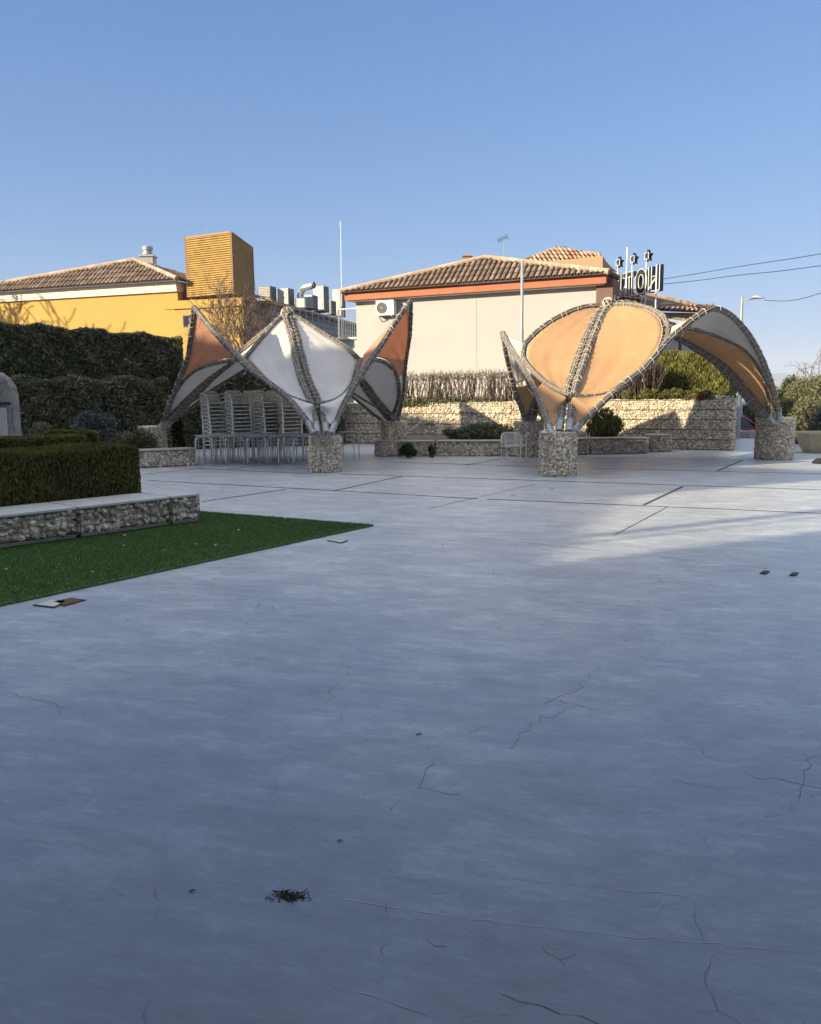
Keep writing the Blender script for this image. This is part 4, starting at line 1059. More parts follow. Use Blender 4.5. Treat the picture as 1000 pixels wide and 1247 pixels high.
# ---- white house
_wa = G(735, 346, 5.85); _wb = G(420, 367, 5.85); hd = (_wb-_wa).to_2d().to_3d().normalized(); LW = (_wb-_wa).length; hb = Vector((-hd.y, hd.x, 0)); hb = hb if hb.y > 0 else -hb   # left along wall, back
Wr = G(735, 346, 5.85); zE = 5.85
house = empty('white_house', (Wr+hd*5+hb*4).to_2d().to_3d(), 'long white rendered house with brown tiled roof and terracotta eaves board', 'house')
def Wpx(px, py, b=.45):
    d = ray(px, py); q = (Wr+hb*b).to_2d().to_3d(); k = q.dot(hb)/Vector((d.x, d.y, 0)).dot(hb); p = Vector((0, 0, H))+d*k; return (p-q).dot(hd), p.z
def W(t, b, z): return (Wr+hd*t+hb*b).to_2d().to_3d()+Vector((0, 0, z))
# wall (front right corner at px 727)
tL = Wpx(434, 390)[0]; tR = Wpx(727, 360)[0]
MB().prism([W(tR, .45, 0), W(tL, .45, 0), W(tL, 9, 0), W(4.5, 9, 0), W(tR+.2, 1.65, 0)], (0, 0, zE)).build('wall', M['white_wall'], house)
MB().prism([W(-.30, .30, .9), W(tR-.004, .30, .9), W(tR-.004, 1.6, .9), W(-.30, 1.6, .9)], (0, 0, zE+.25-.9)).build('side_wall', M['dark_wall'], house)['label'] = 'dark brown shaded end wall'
MB().prism([W(-.1, -.02, zE+.03), W(LW, -.02, zE+.03), W(LW, 9.2, zE+.03), W(4.4, 9.2, zE+.03), W(-.1, 1.5, zE+.03)], (0, 0, .33)).build('eaves_board', M['fascia'], house)
MB().prism([W(.02, .1, zE), W(LW-.1, .1, zE), W(LW-.1, .44, zE), W(.02, .44, zE)], (0, 0, .028)).build('soffit', M['cream_trim'], house)
zr = zE+.40; eA = W(LW+.1, -.2, zr); eB = W(-.25, -.2, zr); ap = P(591, 314, 35.5); eC = W(-.25, 1.7, zr); eC2 = W(4.4, 9.6, zr); eD = W(LW+.1, 9.6, zr); ap2 = ap+hb*2
eB2 = eB
roof(house, [(eA, eB2, ap), (eD, eA, ap), (eB2, eC, ap), (eC, eC2, ap)], [(eB2, ap), (eA, ap)])
MB().box(W(-.27, .9, 5.0), (.3, .8, .9), hd, hb).build('window', M['glass'], house)
mbx = MB(); mbx.box(W(-.34, .9, 5.0), (.06, .9, .05), hd, hb); mbx.box(W(-.34, .48, 5.0), (.06, .05, .95), hd, hb); mbx.box(W(-.34, 1.32, 5.0), (.06, .05, .95), hd, hb); mbx.build('window_frame', M['cream_trim'], house)
cp = P(569, 315, 36.5); mb = MB(); mb.box((cp.x, cp.y, cp.z-.2), (.34, .34, .55)); mb.box((cp.x, cp.y, cp.z+.10), (.44, .44, .06)); mb.build('chimney', M['brown_wall'], house)
# lower left wing, ledge and balcony rail
Lw = P(434, 412, 34.0)
MB().prism([W(tL+.02, .6, 0), W(tL+1.6, .6, 0), W(tL+1.6, 5, 0), W(tL+.02, 5, 0)], (0, 0, Wpx(430, 413, .5)[1])).build('lower_wing', M['white_wall'], house)
zl = Wpx(430, 413, .5)[1]
MB().prism([W(tL+.03, .5, zl+.002), W(tL+1.7, .5, zl+.002), W(tL+1.7, 5, zl+.002), W(tL+.03, 5, zl+.002)], (0, 0, .09)).build('ledge', M['cream_trim'], house)
rb = MB()
for k in range(9): rb.bar(W(tL+.08+k*.11, .62, zl+.09), W(tL+.08+k*.11, .62, zl+1.35), .022)
rb.bar(W(tL+.05, .62, zl+1.35), W(tL+1.0, .62, zl+1.35), .05); rb.bar(W(tL+1.0, .62, zl+.09), W(tL+1.0, .62, zl+1.4), .06); rb.build('balcony_rail', M['grey_paint'], house)
# crack/pipe seam on wall
MB().tube([W(Wpx(581, 400)[0], .445, 2.0), W(Wpx(580, 380)[0], .445, 5.7)], .005, 4).build('wall_seam', M['slab_tan'], house)
# AC unit on wall
t_, _z = Wpx(470, 375, .2); ac = Vector((0, 0, _z)); root = empty('air_conditioner', W(t_, .25, ac.z-.3), 'white wall mounted air conditioner under the eaves of the white house', 'air conditioner')
MB().box(W(t_, .24, ac.z), (.86, .32, .64), hd, hb).build('casing', M['white_metal'], root, bevel=.02)
fc = W(t_+.14, .07, ac.z); fb = MB()
ring = [fc+hd*math.cos(2*PI*k/24)*.235+Vector((0, 0, math.sin(2*PI*k/24)*.235)) for k in range(24)]
MB().prism(ring, hb*.012*-1).build('fan_opening', M['black'], root)
for rr in (.06, .12, .18, .235): fb.tube([fc-hb*.02+hd*math.cos(2*PI*k/20)*rr+Vector((0, 0, math.sin(2*PI*k/20)*rr)) for k in range(20)], .006, 4, closed=True)
for k in range(6): a = PI*k/6; fb.tube([fc-hb*.02+(hd*math.cos(a)+Vector((0, 0, math.sin(a))))*.235, fc-hb*.02-(hd*math.cos(a)+Vector((0, 0, math.sin(a))))*.235], .006, 4)
fb.build('fan_grille', M['pale_metal'], root)
bb = MB()
for s in (-.3, .3): bb.bar(W(t_+s, .44, ac.z-.34), W(t_+s, .1, ac.z-.34), .04); bb.bar(W(t_+s, .43, ac.z-.55), W(t_+s, .12, ac.z-.36), .03)
bb.build('bracket', M['grey_paint'], root)
MB().tube(bez([W(t_-.4, .3, ac.z-.2), W(t_-.55, .38, ac.z-.35), W(t_-.5, .42, ac.z-.6)], 8), .02, 6).build('pipe', M['slab_tan'], root)
# aerial on the white house
an_ = P(614, 311, 38.0); root = empty('tv_aerial', (an_.x, an_.y, an_.z-.4), 'thin television aerial standing above the white house roof', 'aerial')
MB().tube([an_-Vector((0, 0, .6)), P(614, 285, 38.0)], .018, 5).build('mast', M['grey_paint'], root)
ab = MB(); tA = P(607, 293, 38.0); tB = P(618, 288, 38.0); ab.tube([tA, tB], .012, 4)
for k in range(6):
    q = tA.lerp(tB, k/5); ab.tube([q+Vector((-.05, -.14, .1)), q+Vector((.05, .14, -.1))], .009, 4)
ab.build('antenna_bars', M['dark_metal'], root)
# ---- block behind with the raised hip roof
hse = empty('rear_house', P(690, 340, 40).to_2d().to_3d(), 'raised block with small light tiled hip roof behind the white house', 'house')
a = G(634, 319, 8.0); b = G(733, 321, 8.0); c = P(677, 305.5, 42.5); d = P(729, 310.5, 42.0)
roof(hse, [(a, b, d, c), (b, P(749, 331, 45), d)], [(c, d), (d, b), (a, c)], 'tile_warm')
MB().prism([P(646, 322, 40.2).to_2d().to_3d(), P(734, 322, 38.4).to_2d().to_3d(), P(748, 328, 44.0).to_2d().to_3d(), P(660, 328, 46).to_2d().to_3d()], (0, 0, a.z-.1)).build('wall', M['brown_wall'], hse)
# ---- roofs to the right, hotel wing
wing = empty('hotel_wing', P(800, 400, 38).to_2d().to_3d(), 'low brown wing with warm tiled roofs below the roof letters', 'building')
a = P(742, 362, 34.0); b = P(783, 366.5, 34.5); c = P(779, 357.5, 36.0); d = P(742, 351, 36.0)
roof(wing, [(a, b, c, d)], [(d, c)], 'tile')
a = P(779, 376, 35.0); b = P(850, 379, 35.5); c = P(847, 372.5, 37.6); d = P(784, 358, 37.6)
roof(wing, [(a, b, c, d)], [(d, c)], 'tile_warm')
a = P(848, 381, 36.5); b = P(868, 380, 38); c = P(866, 371, 39.5); d = P(849, 372, 38.2); roof(wing, [(a, b, c, d)], [], 'tile')
def wall_px(mb, px0, px1, D0, D1, ytop, depth=3):
    p = P(px0, ytop, D0); q = P(px1, ytop, D1); z = min(p.z, q.z); U = (q-p).to_2d().to_3d().normalized(); B = Vector((-U.y, U.x, 0))
    mb.prism([p.to_2d().to_3d(), q.to_2d().to_3d(), q.to_2d().to_3d()+B*depth, p.to_2d().to_3d()+B*depth], (0, 0, z))
mb = MB(); wall_px(mb, 738, 781, 34.6, 34.9, 366, 1.2); mb.build('front_wall', M['dark_wall'], wing)
mb = MB(); wall_px(mb, 783, 848, 35.6, 36.2, 380, 1.6); mb.build('upper_wall', M['brown_wall'], wing)
mb = MB(); wall_px(mb, 738, 866, 35.2, 36.0, 409, .3); mb.build('lower_wall', M['white_wall'], wing)
mb = MB(); wall_px(mb, 800, 868, 34.2, 35.0, 417, .8); mb.build('garden_wall', M['grey_wall'], wing)
mb = MB()
for px in (828, 849, 852): p = P(px, 430, 34.1); mb.box((p.x, p.y, 3.2), (.1, .08, 2.2))
mb.build('door_frame', M['dark_metal'], wing)
# ---- hotel letters seen from behind
sA = P(804, 337, 33.0); sdir = Vector((-1.15, 3.5, 0)).normalized(); sN = Vector((sdir.y, -sdir.x, 0))    # towards the readable side
zb_ = P(804, 354, 33.0).z; zt_ = P(804, 321.5, 33.0).z; lh = zt_-zb_
sign = empty('roof_sign', (sA.x, sA.y, zb_-.5), 'big dark HOTEL letters with white edges and three stars on the roof, seen from behind', 'sign')
def SP(u, v, n=0): return sA+sdir*u+sN*n+Vector((0, 0, zb_-sA.z+v))
def letter(polys, u0, name='letter'):
    mb = MB(); wb = MB()
    for poly in polys:
        mb.prism([SP(u0+x, y*lh, 0) for x, y in poly], sN*.16)
        pts = [SP(u0+x, y*lh, -.02) for x, y in poly]; wb.tube(pts, .016, 4, closed=True)
    o = mb.build('letter', M['dark_metal'], sign); wb.build('letter_edging', M['white_metal'], o); return o
lw = .74
st_ = .2
letter([[(0, 0), (st_, 0), (st_, 1), (0, 1)], [(lw-st_, 0), (lw, 0), (lw, 1), (lw-st_, 1)], [(st_+.002, .42), (lw-st_-.002, .42), (lw-st_-.002, .6), (st_+.002, .6)]], 0.0)
mb = MB(); wb = MB(); ou = [(math.cos(2*PI*k/28), math.sin(2*PI*k/28)) for k in range(28)]
u0 = .90
for k in range(28):
    a, b = ou[k], ou[(k+1) % 28]
    mb.prism([SP(u0+.37+a[0]*.40, (.5+a[1]*.5)*lh), SP(u0+.37+b[0]*.40, (.5+b[1]*.5)*lh), SP(u0+.37+b[0]*.17, (.5+b[1]*.28)*lh), SP(u0+.37+a[0]*.17, (.5+a[1]*.28)*lh)], sN*.16)
wb.tube([SP(u0+.37+a[0]*.40, (.5+a[1]*.5)*lh, -.02) for a in ou], .016, 4, closed=True); wb.tube([SP(u0+.37+a[0]*.17, (.5+a[1]*.28)*lh, -.02) for a in ou], .016, 4, closed=True)
o = mb.build('letter', M['dark_metal'], sign); wb.build('letter_edging', M['white_metal'], o)
letter([[(0, .8), (lw, .8), (lw, 1), (0, 1)], [(lw/2-st_/2, 0), (lw/2+st_/2, 0), (lw/2+st_/2, .797), (lw/2-st_/2, .797)]], 1.84)
letter([[(0, 0), (st_, 0), (st_, 1), (0, 1)], [(st_+.002, .8), (.62, .8), (.62, 1), (st_+.002, 1)], [(st_+.002, .4), (.56, .4), (.56, .58), (st_+.002, .58)], [(st_+.002, 0), (.62, 0), (.62, .2), (st_+.002, .2)]], 2.72)
letter([[(0, 0), (st_, 0), (st_, 1), (0, 1)], [(st_+.002, 0), (.62, 0), (.62, .2), (st_+.002, .2)]], 3.5)
for k, (px, py, D) in enumerate([(783, 311.5, 33.8), (770, 315.5, 34.8), (758, 320, 35.9)]):
    c = P(px, py, D); v0 = c.z; u = (c-sA).dot(sdir); mb = MB(); pts = []
    for q in range(10):
        a = PI/2+PI*q/5; r_ = .25 if q % 2 == 0 else .105; pts.append(sA+sdir*(u+math.cos(a)*r_)+Vector((0, 0, v0-sA.z+math.sin(a)*r_)))
    mb.prism(pts, sN*.14); o = mb.build('star', M['dark_metal'], sign)
    wb = MB(); s4 = .13; wb.tube([sA-sN*.03+sdir*(u+a*s4)+Vector((0, 0, v0-sA.z+b*s4)) for a, b in ((-1, -1), (1, -1), (1, 1), (-1, 1))], .016, 4, closed=True)
    wb.build('star_edging', M['white_metal'], o)
    MB().tube([sA-sN*.03+sdir*u+Vector((0, 0, v0-sA.z-.1)), sA-sN*.03+sdir*u+Vector((0, 0, zb_-sA.z-.7))], .02, 5).build('post', M['white_metal'], sign)
fb = MB()
for u in (.15, 3.0): fb.tube([SP(u, 1.0*lh, -.06), SP(u, -.7, -.06)], .03, 6)
fb.tube([SP(2.25, lh+1.0, -.06), SP(2.25, -.7, -.06)], .035, 6)
fb.tube([SP(.15, .55*lh, -.06), SP(1.3, -.75, -.3)], .02, 5); fb.tube([SP(2.3, .5*lh, -.06), SP(3.1, -.6, -.3)], .02, 5)
fb.tube([SP(-.05, .03, -.06), SP(4.1, .03, -.06)], .02, 5)
fb.build('support_frame', M['white_metal'], sign)

# ---- yellow house
zY = 6.5; Y0 = G(-62, 372, zY); Y1 = G(216, 355, zY); YL = (Y1-Y0).length
yd = (Y1-Y0); yd.z = 0; yd.normalize(); yb = Vector((-yd.y, yd.x, 0))
Yr = Vector((Y1.x, Y1.y, 0))
def YW(t, b, z): return Yr-yd*t+yb*b+Vector((0, 0, z))
yh = empty('yellow_house', YW(5, 3, 0), 'warm yellow house with stepped cream cornice and brown tiled hip roof', 'house')
MB().prism([YW(.0, 0, .9), YW(YL, 0, .9), YW(YL, 7, .9), YW(.0, 7, .9)], (0, 0, zY-.9)).build('wall', M['yellow_wall'], yh)
cb = MB()
for k, (o_, z_) in enumerate([(.14, 0), (.17, .11), (.20, .22), (.24, .33)]):
    cb.prism([YW(-.0-o_*.4, -o_, zY+z_+.002*k), YW(YL+o_*.4, -o_, zY+z_+.002*k), YW(YL+o_*.4, 7, zY+z_+.002*k), YW(-.0-o_*.4, 7, zY+z_+.002*k)], (0, 0, .108))
cb.build('cornice', M['cream_trim'], yh)
zr = zY+.47; ya = YW(YL+.35, -.5, zr); yb_ = YW(-.35, -.5, zr); yap = P(164, 317, 40); yc = YW(-.35, 7.6, zr)
roof(yh, [(ya, yb_, yap), (yb_, yc, yap)], [(yb_, yap), (ya, yap)])
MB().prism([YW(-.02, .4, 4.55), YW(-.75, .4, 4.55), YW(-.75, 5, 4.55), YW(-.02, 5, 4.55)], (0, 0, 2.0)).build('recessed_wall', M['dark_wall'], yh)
cc = P(180.5, 319, 41); mb = MB(); mb.box((cc.x, cc.y, cc.z-.3), (.62, .62, 1.1)); mb.box((cc.x, cc.y, cc.z+.25), (.74, .74, .07)); ch = mb.build('chimney', M['white_wall'], yh)
mb = MB(); mb.lathe((cc.x, cc.y, cc.z+.28), [(.2, 0), (.24, .05), (.24, .14), (.20, .16), (.20, .24), (.25, .27), (.25, .42), (.15, .48)], 18); mb.build('chimney_cap', M['grey_paint'], ch)
# second lower volume with parapet
v0 = P(213, 379, 36.2); v1 = P(296, 375, 35.2); vd = (v1-v0).to_2d().to_3d().normalized(); vb = Vector((-vd.y, vd.x, 0)); v0 = v0.to_2d().to_3d(); v1 = v1.to_2d().to_3d(); zv = P(213, 376, 36.2).z
v2 = P(330, 380, 43.0).to_2d().to_3d(); v3 = v2-vd*5
MB().prism([v0, v1, v2, v3], (0, 0, zv)).build('low_wing', M['yellow_wall'], yh)
sd2 = (v2-v1).normalized(); sn2 = Vector((sd2.y, -sd2.x, 0))
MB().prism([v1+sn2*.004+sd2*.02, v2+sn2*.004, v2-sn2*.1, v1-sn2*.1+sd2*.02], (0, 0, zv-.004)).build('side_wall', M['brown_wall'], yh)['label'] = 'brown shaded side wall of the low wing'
MB().prism([v0-vb*.09-vd*.5, v1-vb*.09, v1+vb*.2, v0+vb*.2-vd*.5], (0, 0, .34)).build('parapet', M['yellow_wall'], yh).location.z = zv-.02-0
for o in [x for x in bpy.data.objects if x.name.startswith('parapet')]: pass
p = P(228, 391, 36.0); wn = (v0+vd*((p-v0).dot(vd))-vb*.01); 
f = MB(); f.box(wn+Vector((0, 0, p.z)), (.42, .04, .50), vd, vb); wf = f.build('window', M['dark_metal'], yh)
MB().box(wn+Vector((0, 0, p.z))-vb*.022, (.34, .01, .42), vd, vb).build('pane', M['glass'], wf)
# slatted tower
T0 = P(225.5, 286, 38.0); T1 = P(281, 283, 36.8); T2 = P(307, 291, 40.6)
td = (T1-T0).to_2d().to_3d(); tb2 = (T2-T1).to_2d().to_3d(); zt0 = P(228, 365, 38).z+.1; zt1 = T1.z
tower = empty('slatted_tower', ((T0+T2)/2).to_2d().to_3d()+Vector((0, 0, zt0)), 'square rooftop tower clad in yellow horizontal slats', 'tower')
t0 = T0.to_2d().to_3d(); t1 = T1.to_2d().to_3d(); t2 = T2.to_2d().to_3d(); t3 = t0+tb2; ctr = (t0+t1+t2+t3)/4
mb = MB(); ins = [ctr+(q-ctr)*.93+Vector((0, 0, zt0)) for q in (t0, t1, t2, t3)]; mb.prism(ins, (0, 0, zt1-zt0-.01)).build('core', M['dark_wall'], tower)
mb = MB(); n = 27; hgt = zt1-zt0
for k in range(n):
    z = zt0+hgt*(k+.5)/n
    for a, b in ((t0, t1), (t1, t2), (t2, t3), (t3, t0)):
        U = (b-a).normalized(); Nn = Vector((U.y, -U.x, 0)); mb.box((a+b)/2+Vector((0, 0, z)), ((b-a).length-.09, .03, hgt/n*.80), U, Nn*.92+Vector((0, 0, .38)), Vector((0, 0, .92))-Nn*.38)
mb.build('slats', M['wood_slat'], tower)
mb = MB()
for q in (t0, t1, t2, t3): mb.bar(q+Vector((0, 0, zt0)), q+Vector((0, 0, zt1+.04)), .075)
for a, b in ((t0, t1), (t1, t2), (t2, t3), (t3, t0)): mb.bar(a.lerp(b, .02)+Vector((0, 0, zt1+.02)), a.lerp(b, .98)+Vector((0, 0, zt1+.02)), .07)
mb.build('corner_frame', M['brown_wall'], tower)
p = P(253, 281, 38.2); MB().bar(p-Vector((0, 0, .1)), p+Vector((0, 0, .18)), .04).build('lightning_rod', M['grey_paint'], tower)

# ---- grey building with rooftop machines
gz = 6.6; g0 = G(329, 371, gz); g1 = G(436, 399, gz)
gd = (g1-g0).to_2d().to_3d().normalized(); gb = Vector((-gd.y, gd.x, 0)); g0 = g0.to_2d().to_3d(); g1 = g1.to_2d().to_3d()
gbld = empty('grey_building', (g0+g1)/2, 'low grey clad building carrying the rooftop machines, between yellow and white houses', 'building')
def YZ(px, py, off=0):      # point on the grey wall line under pixel column px
    d = ray(px, py); # solve ground line
    a = g0.x*gd.y-g0.y*gd.x; k = a/(d.x*gd.y-d.y*gd.x); return Vector((0, 0, H))+d*k
MB().prism([g0, g1+gd*1, g1+gd*1+gb*6, g0+gb*6], (0, 0, gz)).build('wall', M['grey_wall'], gbld)
mb = MB()
for k in range(9):
    z = gz-.25-k*.32; mb.prism([g0-gb*.03+Vector((0, 0, z)), g1+gd-gb*.03+Vector((0, 0, z)), g1+gd+gb*.01+Vector((0, 0, z)), g0+gb*.01+Vector((0, 0, z))], (0, 0, .035))
mb.build('cladding_joint', M['dark_metal'], gbld)
MB().prism([g0-gb*.25-gd*.3, g1+gd-gb*.25, g1+gd+gb*6.2, g0+gb*6.2-gd*.3], (0, 0, .2)).build('roof_edge', M['brown_wall'], gbld).location.z = gz+.002
rb = MB()
for k in range(10):
    p = g0+gd*(.5+k*.95)-gb*1.1; rb.bar(p+Vector((0, 0, 2.5)), p+Vector((0, 0, gz-.1)), .07)
rb.bar(g0-gb*1.1+Vector((0, 0, gz-.1)), g1-gb*1.1+Vector((0, 0, gz-.1)), .07); rb.bar(g0-gb*1.1+Vector((0, 0, gz-.9)), g1-gb*1.1+Vector((0, 0, gz-.9)), .04)
rb.build('terrace_frame', M['grey_paint'], gbld)
mb = MB()
for px in (398, 417, 424):
    p = YZ(px, 400); p = p-gb*.03; mb.box((p.x, p.y, 3.9), (.55, .06, 1.5), gd, gb)
mb.build('window', M['glass'], gbld)
def machine(label, px0, px1, ytop, D, fan=True, louv=False, deep=.7):
    a = P(px0, ytop, D); b = P(px1, ytop, D); ww = b.x-a.x; zt = a.z; zb2 = gz+.2; hgt = max(.4, zt-zb2); ang = Vector((.93, -.37, 0)); bk = Vector((.37, .93, 0)); ctr_ = (a+b)/2; w1 = ww*.82
    r = empty('rooftop_machine', (ctr_.x, ctr_.y+deep/2, zb2), label, 'air conditioner', 'rooftop machines of the grey building')
    cc_ = Vector((ctr_.x, ctr_.y+deep/2, zb2+hgt/2)); MB().box(cc_, (w1, deep, hgt), ang, bk).build('casing', M['pale_metal'], r, bevel=.02)
    f = MB(); sd3 = cc_+ang*(w1/2+.006)
    for k in range(int(hgt/.07)): f.box(sd3+Vector((0, 0, -hgt/2+.06+k*.07)), (.012, deep*.86, .035), ang, bk)
    f.build('side_louvre', M['dark_metal'], r)
    fr = cc_-bk*(deep/2+.006); f = MB()
    if louv:
        for k in range(int(hgt/.09)): f.box(fr+Vector((0, 0, -hgt/2+.06+k*.09)), (w1*.9, .014, .045), ang, bk)
    else:
        for zc in ([hgt*.22, -hgt*.22] if hgt > .9 else [0]):
            rr = min(w1*.36, hgt*.2 if hgt > .9 else hgt*.38); f.prism([fr+ang*math.cos(2*PI*k/18)*rr+Vector((0, 0, zc+math.sin(2*PI*k/18)*rr)) for k in range(18)], -bk*.012)
    f.build('fan_grille', M['dark_metal'] if louv else M['grey_paint'], r)
    mb = MB(); mb.box(Vector((cc_.x, cc_.y, zb2-.0+.03)), (w1*1.04, deep*1.04, .06), ang, bk); mb.build('base_rail', M['dark_metal'], r)
machine('slatted grey cooling unit at the far left of the rooftop machines', 315, 334, 348, 47.6, louv=True)
machine('wide pale air conditioner, second machine from the left on the grey building', 338, 356, 351, 47.9)
machine('short pale air conditioner just right of the bent silver exhaust duct', 370, 385, 359, 49.0)
machine('tallest pale machine with dark louvred side on the grey building', 381, 399, 348, 50.5)
machine('small dark slatted unit between the tallest machine and the right one', 398, 407, 366, 52.2, louv=True)
machine('tall narrow pale machine nearest the white house roof', 405, 419, 352, 53.4)
dk = P(366, 368, 48.3); r_ = empty('exhaust_duct', (dk.x, dk.y, gz+.2), 'shiny bent silver exhaust duct pointing right on the roof', 'duct')
dp = [P(366, 375, 48.3), P(366, 362, 48.3), P(367, 355, 48.3), P(371, 350, 48.0), P(377, 348.5, 47.8), P(382, 347, 47.6)]
MB().tube(bez(dp, 24), .185, 14, cap=False).build('pipe', M['metal'], r_, True)
mb = MB(); mb.lathe((dk.x, dk.y, P(366, 360, 48.3).z), [(.2, -.03), (.2, .03)], 16); mb.build('collar', M['grey_paint'], r_); mb = MB(); mb.tube([P(381.3, 347.2, 47.6), P(382.3, 346.9, 47.6)], .2, 14, cap=False); mb.build('rim', M['grey_paint'], r_)
MB().box((dk.x, dk.y, (gz+.2+P(366, 364, 48.3).z)/2), (.55, .55, P(366, 364, 48.3).z-gz-.2)).build('duct_base', M['white_metal'], r_, bevel=.02)
p = P(357, 371, 49.9); mb = MB(); mb.tube([P(352, 369, 49.9), P(372, 371, 49.9)], .14, 12); tag(mb.build('horizontal_pipe', M['grey_paint'], smooth=True), 'grey horizontal pipe lying behind the silver duct', 'pipe')
# tall thin mast
p0_ = P(416.5, 392, 49.9); p1_ = P(415, 269, 49.9); r_ = empty('antenna_mast', (p0_.x, p0_.y, p0_.z-2), 'very tall thin white antenna mast beside the rooftop machines', 'mast')
MB().tube([p0_-Vector((0, 0, 2)), p0_.lerp(p1_, .5), p1_], [.028, .022, .018], 6).build('pole', M['white_metal'], r_)
mb = MB(); mb.tube([p1_-Vector((.06, 0, 0)), p1_-Vector((.06, 0, .35))], .03, 5); mb.tube([p1_-Vector((0, 0, .05)), p1_-Vector((.07, 0, .05))], .015, 4); mb.build('antenna_tip', M['grey_paint'], r_)

# ---- poles
p = P(635.5, 400, 26.4); r_ = empty('grey_pole', (p.x, p.y, tz), 'plain grey pole without a lamp in front of the white house wall', 'pole')
zt = P(637, 317, 26.4).z; zm = P(635.5, 405, 26.4).z
MB().tube([(p.x, p.y, tz), (p.x, p.y, zt)], .05, 10).build('shaft', M['grey_paint'], r_, True)
MB().tube([(p.x, p.y, zm-.3), (p.x, p.y, zm+.1)], .062, 10).build('sleeve', M['grey_paint'], r_)
p = P(898, 500, 30.9); r_ = empty('street_lamp', (p.x, p.y, 0), 'grey street lamp with flat leaf shaped head beyond the stone wall', 'street lamp')
tpz = P(901, 362, 30.9)
MB().tube([(p.x, p.y, 0), (p.x, p.y, 1.6), (p.x, p.y, 1.62), (p.x, p.y, tpz.z)], [.14, .14, .065, .045], 12).build('pole', M['grey_paint'], r_)
hA = Vector((p.x, p.y, tpz.z-.12)); hB = P(913, 364.5, 30.5); MB().tube([hA, hB], .03, 8).build('arm', M['grey_paint'], r_)
hC = P(931, 363, 30.0); ld = (hC-hB).normalized(); lsd = ld.cross(Vector((0, 0, 1))).normalized(); mb = MB(); rows = []
for k in range(9):
    f_ = k/8; wd = .02+.14*math.sin(PI*min(1, f_*.9+.05)); th = .012+.055*math.sin(PI*f_); c = hB.lerp(hC, f_)+Vector((0, 0, .06*math.sin(PI*f_)))
    rows.append([c+lsd*wd*math.cos(2*PI*q/10)+Vector((0, 0, th*math.sin(2*PI*q/10))) for q in range(10)])
mb.v = [tuple(q) for r__ in rows for q in r__]
for i in range(8):
    for q in range(10): mb.f.append((i*10+q, i*10+(q+1) % 10, (i+1)*10+(q+1) % 10, (i+1)*10+q)); mb.m.append(0)
mb.f += [tuple(range(10))[::-1], tuple(80+q for q in range(10))]; mb.m += [0, 0]
mb.build('lamp_head', M['grey_paint'], r_, True)
def wire(label, pts, D0, D1, r=.012):
    n = len(pts); c = bez([P(px, py, D0+(D1-D0)*i/(n-1)) for i, (px, py) in enumerate(pts)], 24); tag(MB().tube(c, r, 4).build('overhead_wire', M['dark_metal']), label, 'wire')
wire('upper overhead wire running from the roof sign out to the right', [(806, 340), (850, 333), (900, 324.5), (950, 317), (1000, 309), (1100, 291)], 33.5, 24)
wire('middle overhead wire just below the upper one', [(806, 346), (850, 341.5), (900, 335), (950, 330), (1000, 323.5), (1100, 310)], 33.5, 24)
wire('low sagging wire leaving the street lamp head', [(931, 365.5), (955, 366.5), (975, 364), (1000, 356.5), (1060, 335)], 30, 22, .010)

# =================================================================== RIGHT SIDE
# low white kerb wall
r_ = empty('low_stone_wall', G(910, 532), 'low pale block wall at the plaza edge in front of the red car', 'wall')
a = G(880, 532.5); b = G(930, 534); U = (b-a).normalized(); B = Vector((-U.y, U.x, 0)); L = (b-a).length
mb = MB()
for k in range(5): mb.box(a+U*L*(k+.5)/5+B*.15+Vector((0, 0, .13+.02*(k % 2))), (L/5-.02, .32, .26), U, B)
mb.build('stone_block', M['slab'], r_, bevel=.02)
# red car, three quarter rear view
def car(loc, rz, bodymat, label):
    r = empty('parked_car', (0, 0, 0), label, 'car'); 
    prof = [(-2.0, .35), (-2.05, .62), (-1.98, .95), (-1.85, 1.02), (-1.35, 1.40), (-1.1, 1.46), (.1, 1.47), (.45, 1.38), (1.05, 1.0), (1.75, .86), (2.0, .70), (2.05, .42), (1.9, .30)]
    mb = MB(); n = len(prof); V_ = []
    for s, ins in ((-.86, 0), (.86, 0)):
        for x, z in prof:
            k = .80 if z > 1.1 else 1.0; V_.append((x, s*k, z))
    mb.add(V_, [tuple(range(n))[::-1], tuple(range(n, 2*n))]+[(i, (i+1) % n, n+(i+1) % n, n+i) for i in range(n)])
    mb.build('body', bodymat, r, bevel=.05)
    g = MB()
    for s in (-1, 1): g.prism([(-1.5, s*.80, 1.02), (.82, s*.80, 1.02), (.35, s*.72, 1.36), (-1.15, s*.72, 1.38)], (0, s*.02, 0))
    g.prism([(-1.84, -.66, 1.05), (-1.84, .66, 1.05), (-1.43, .58, 1.37), (-1.43, -.58, 1.37)], (-.02, 0, .02)); g.prism([(1.0, -.66, 1.05), (1.0, .66, 1.05), (.52, .58, 1.37), (.52, -.58, 1.37)], (.02, 0, .02))
    g.build('windows', M['glass'], r)
    for x in (-1.25, 1.3):
        for s in (-1, 1):
            w_ = MB(); w_.tube([(x, s*.70, .31), (x, s*.885, .31)], .31, 20); wo = w_.build('wheel', M['black'], r); MB().tube([(x, s*.875, .31), (x, s*.895, .31)], .19, 14).build('rim', M['metal'], wo)
    for s in (-1, 1):
        MB().box((-2.02, s*.68, .82), (.06, .26, .22)).build('tail_light', M['tail'], r); MB().box((1.93, s*.62, .72), (.1, .3, .14)).build('headlight', M['metal'], r)
    MB().box((-2.05, 0, .38), (.08, 1.5, .16)).build('bumper', M['black'], r); MB().box((-2.03, 0, .68), (.03, .5, .11)).build('number_plate', M['white_metal'], r)
    r.location = loc; r.rotation_euler = (0, 0, rz); return r
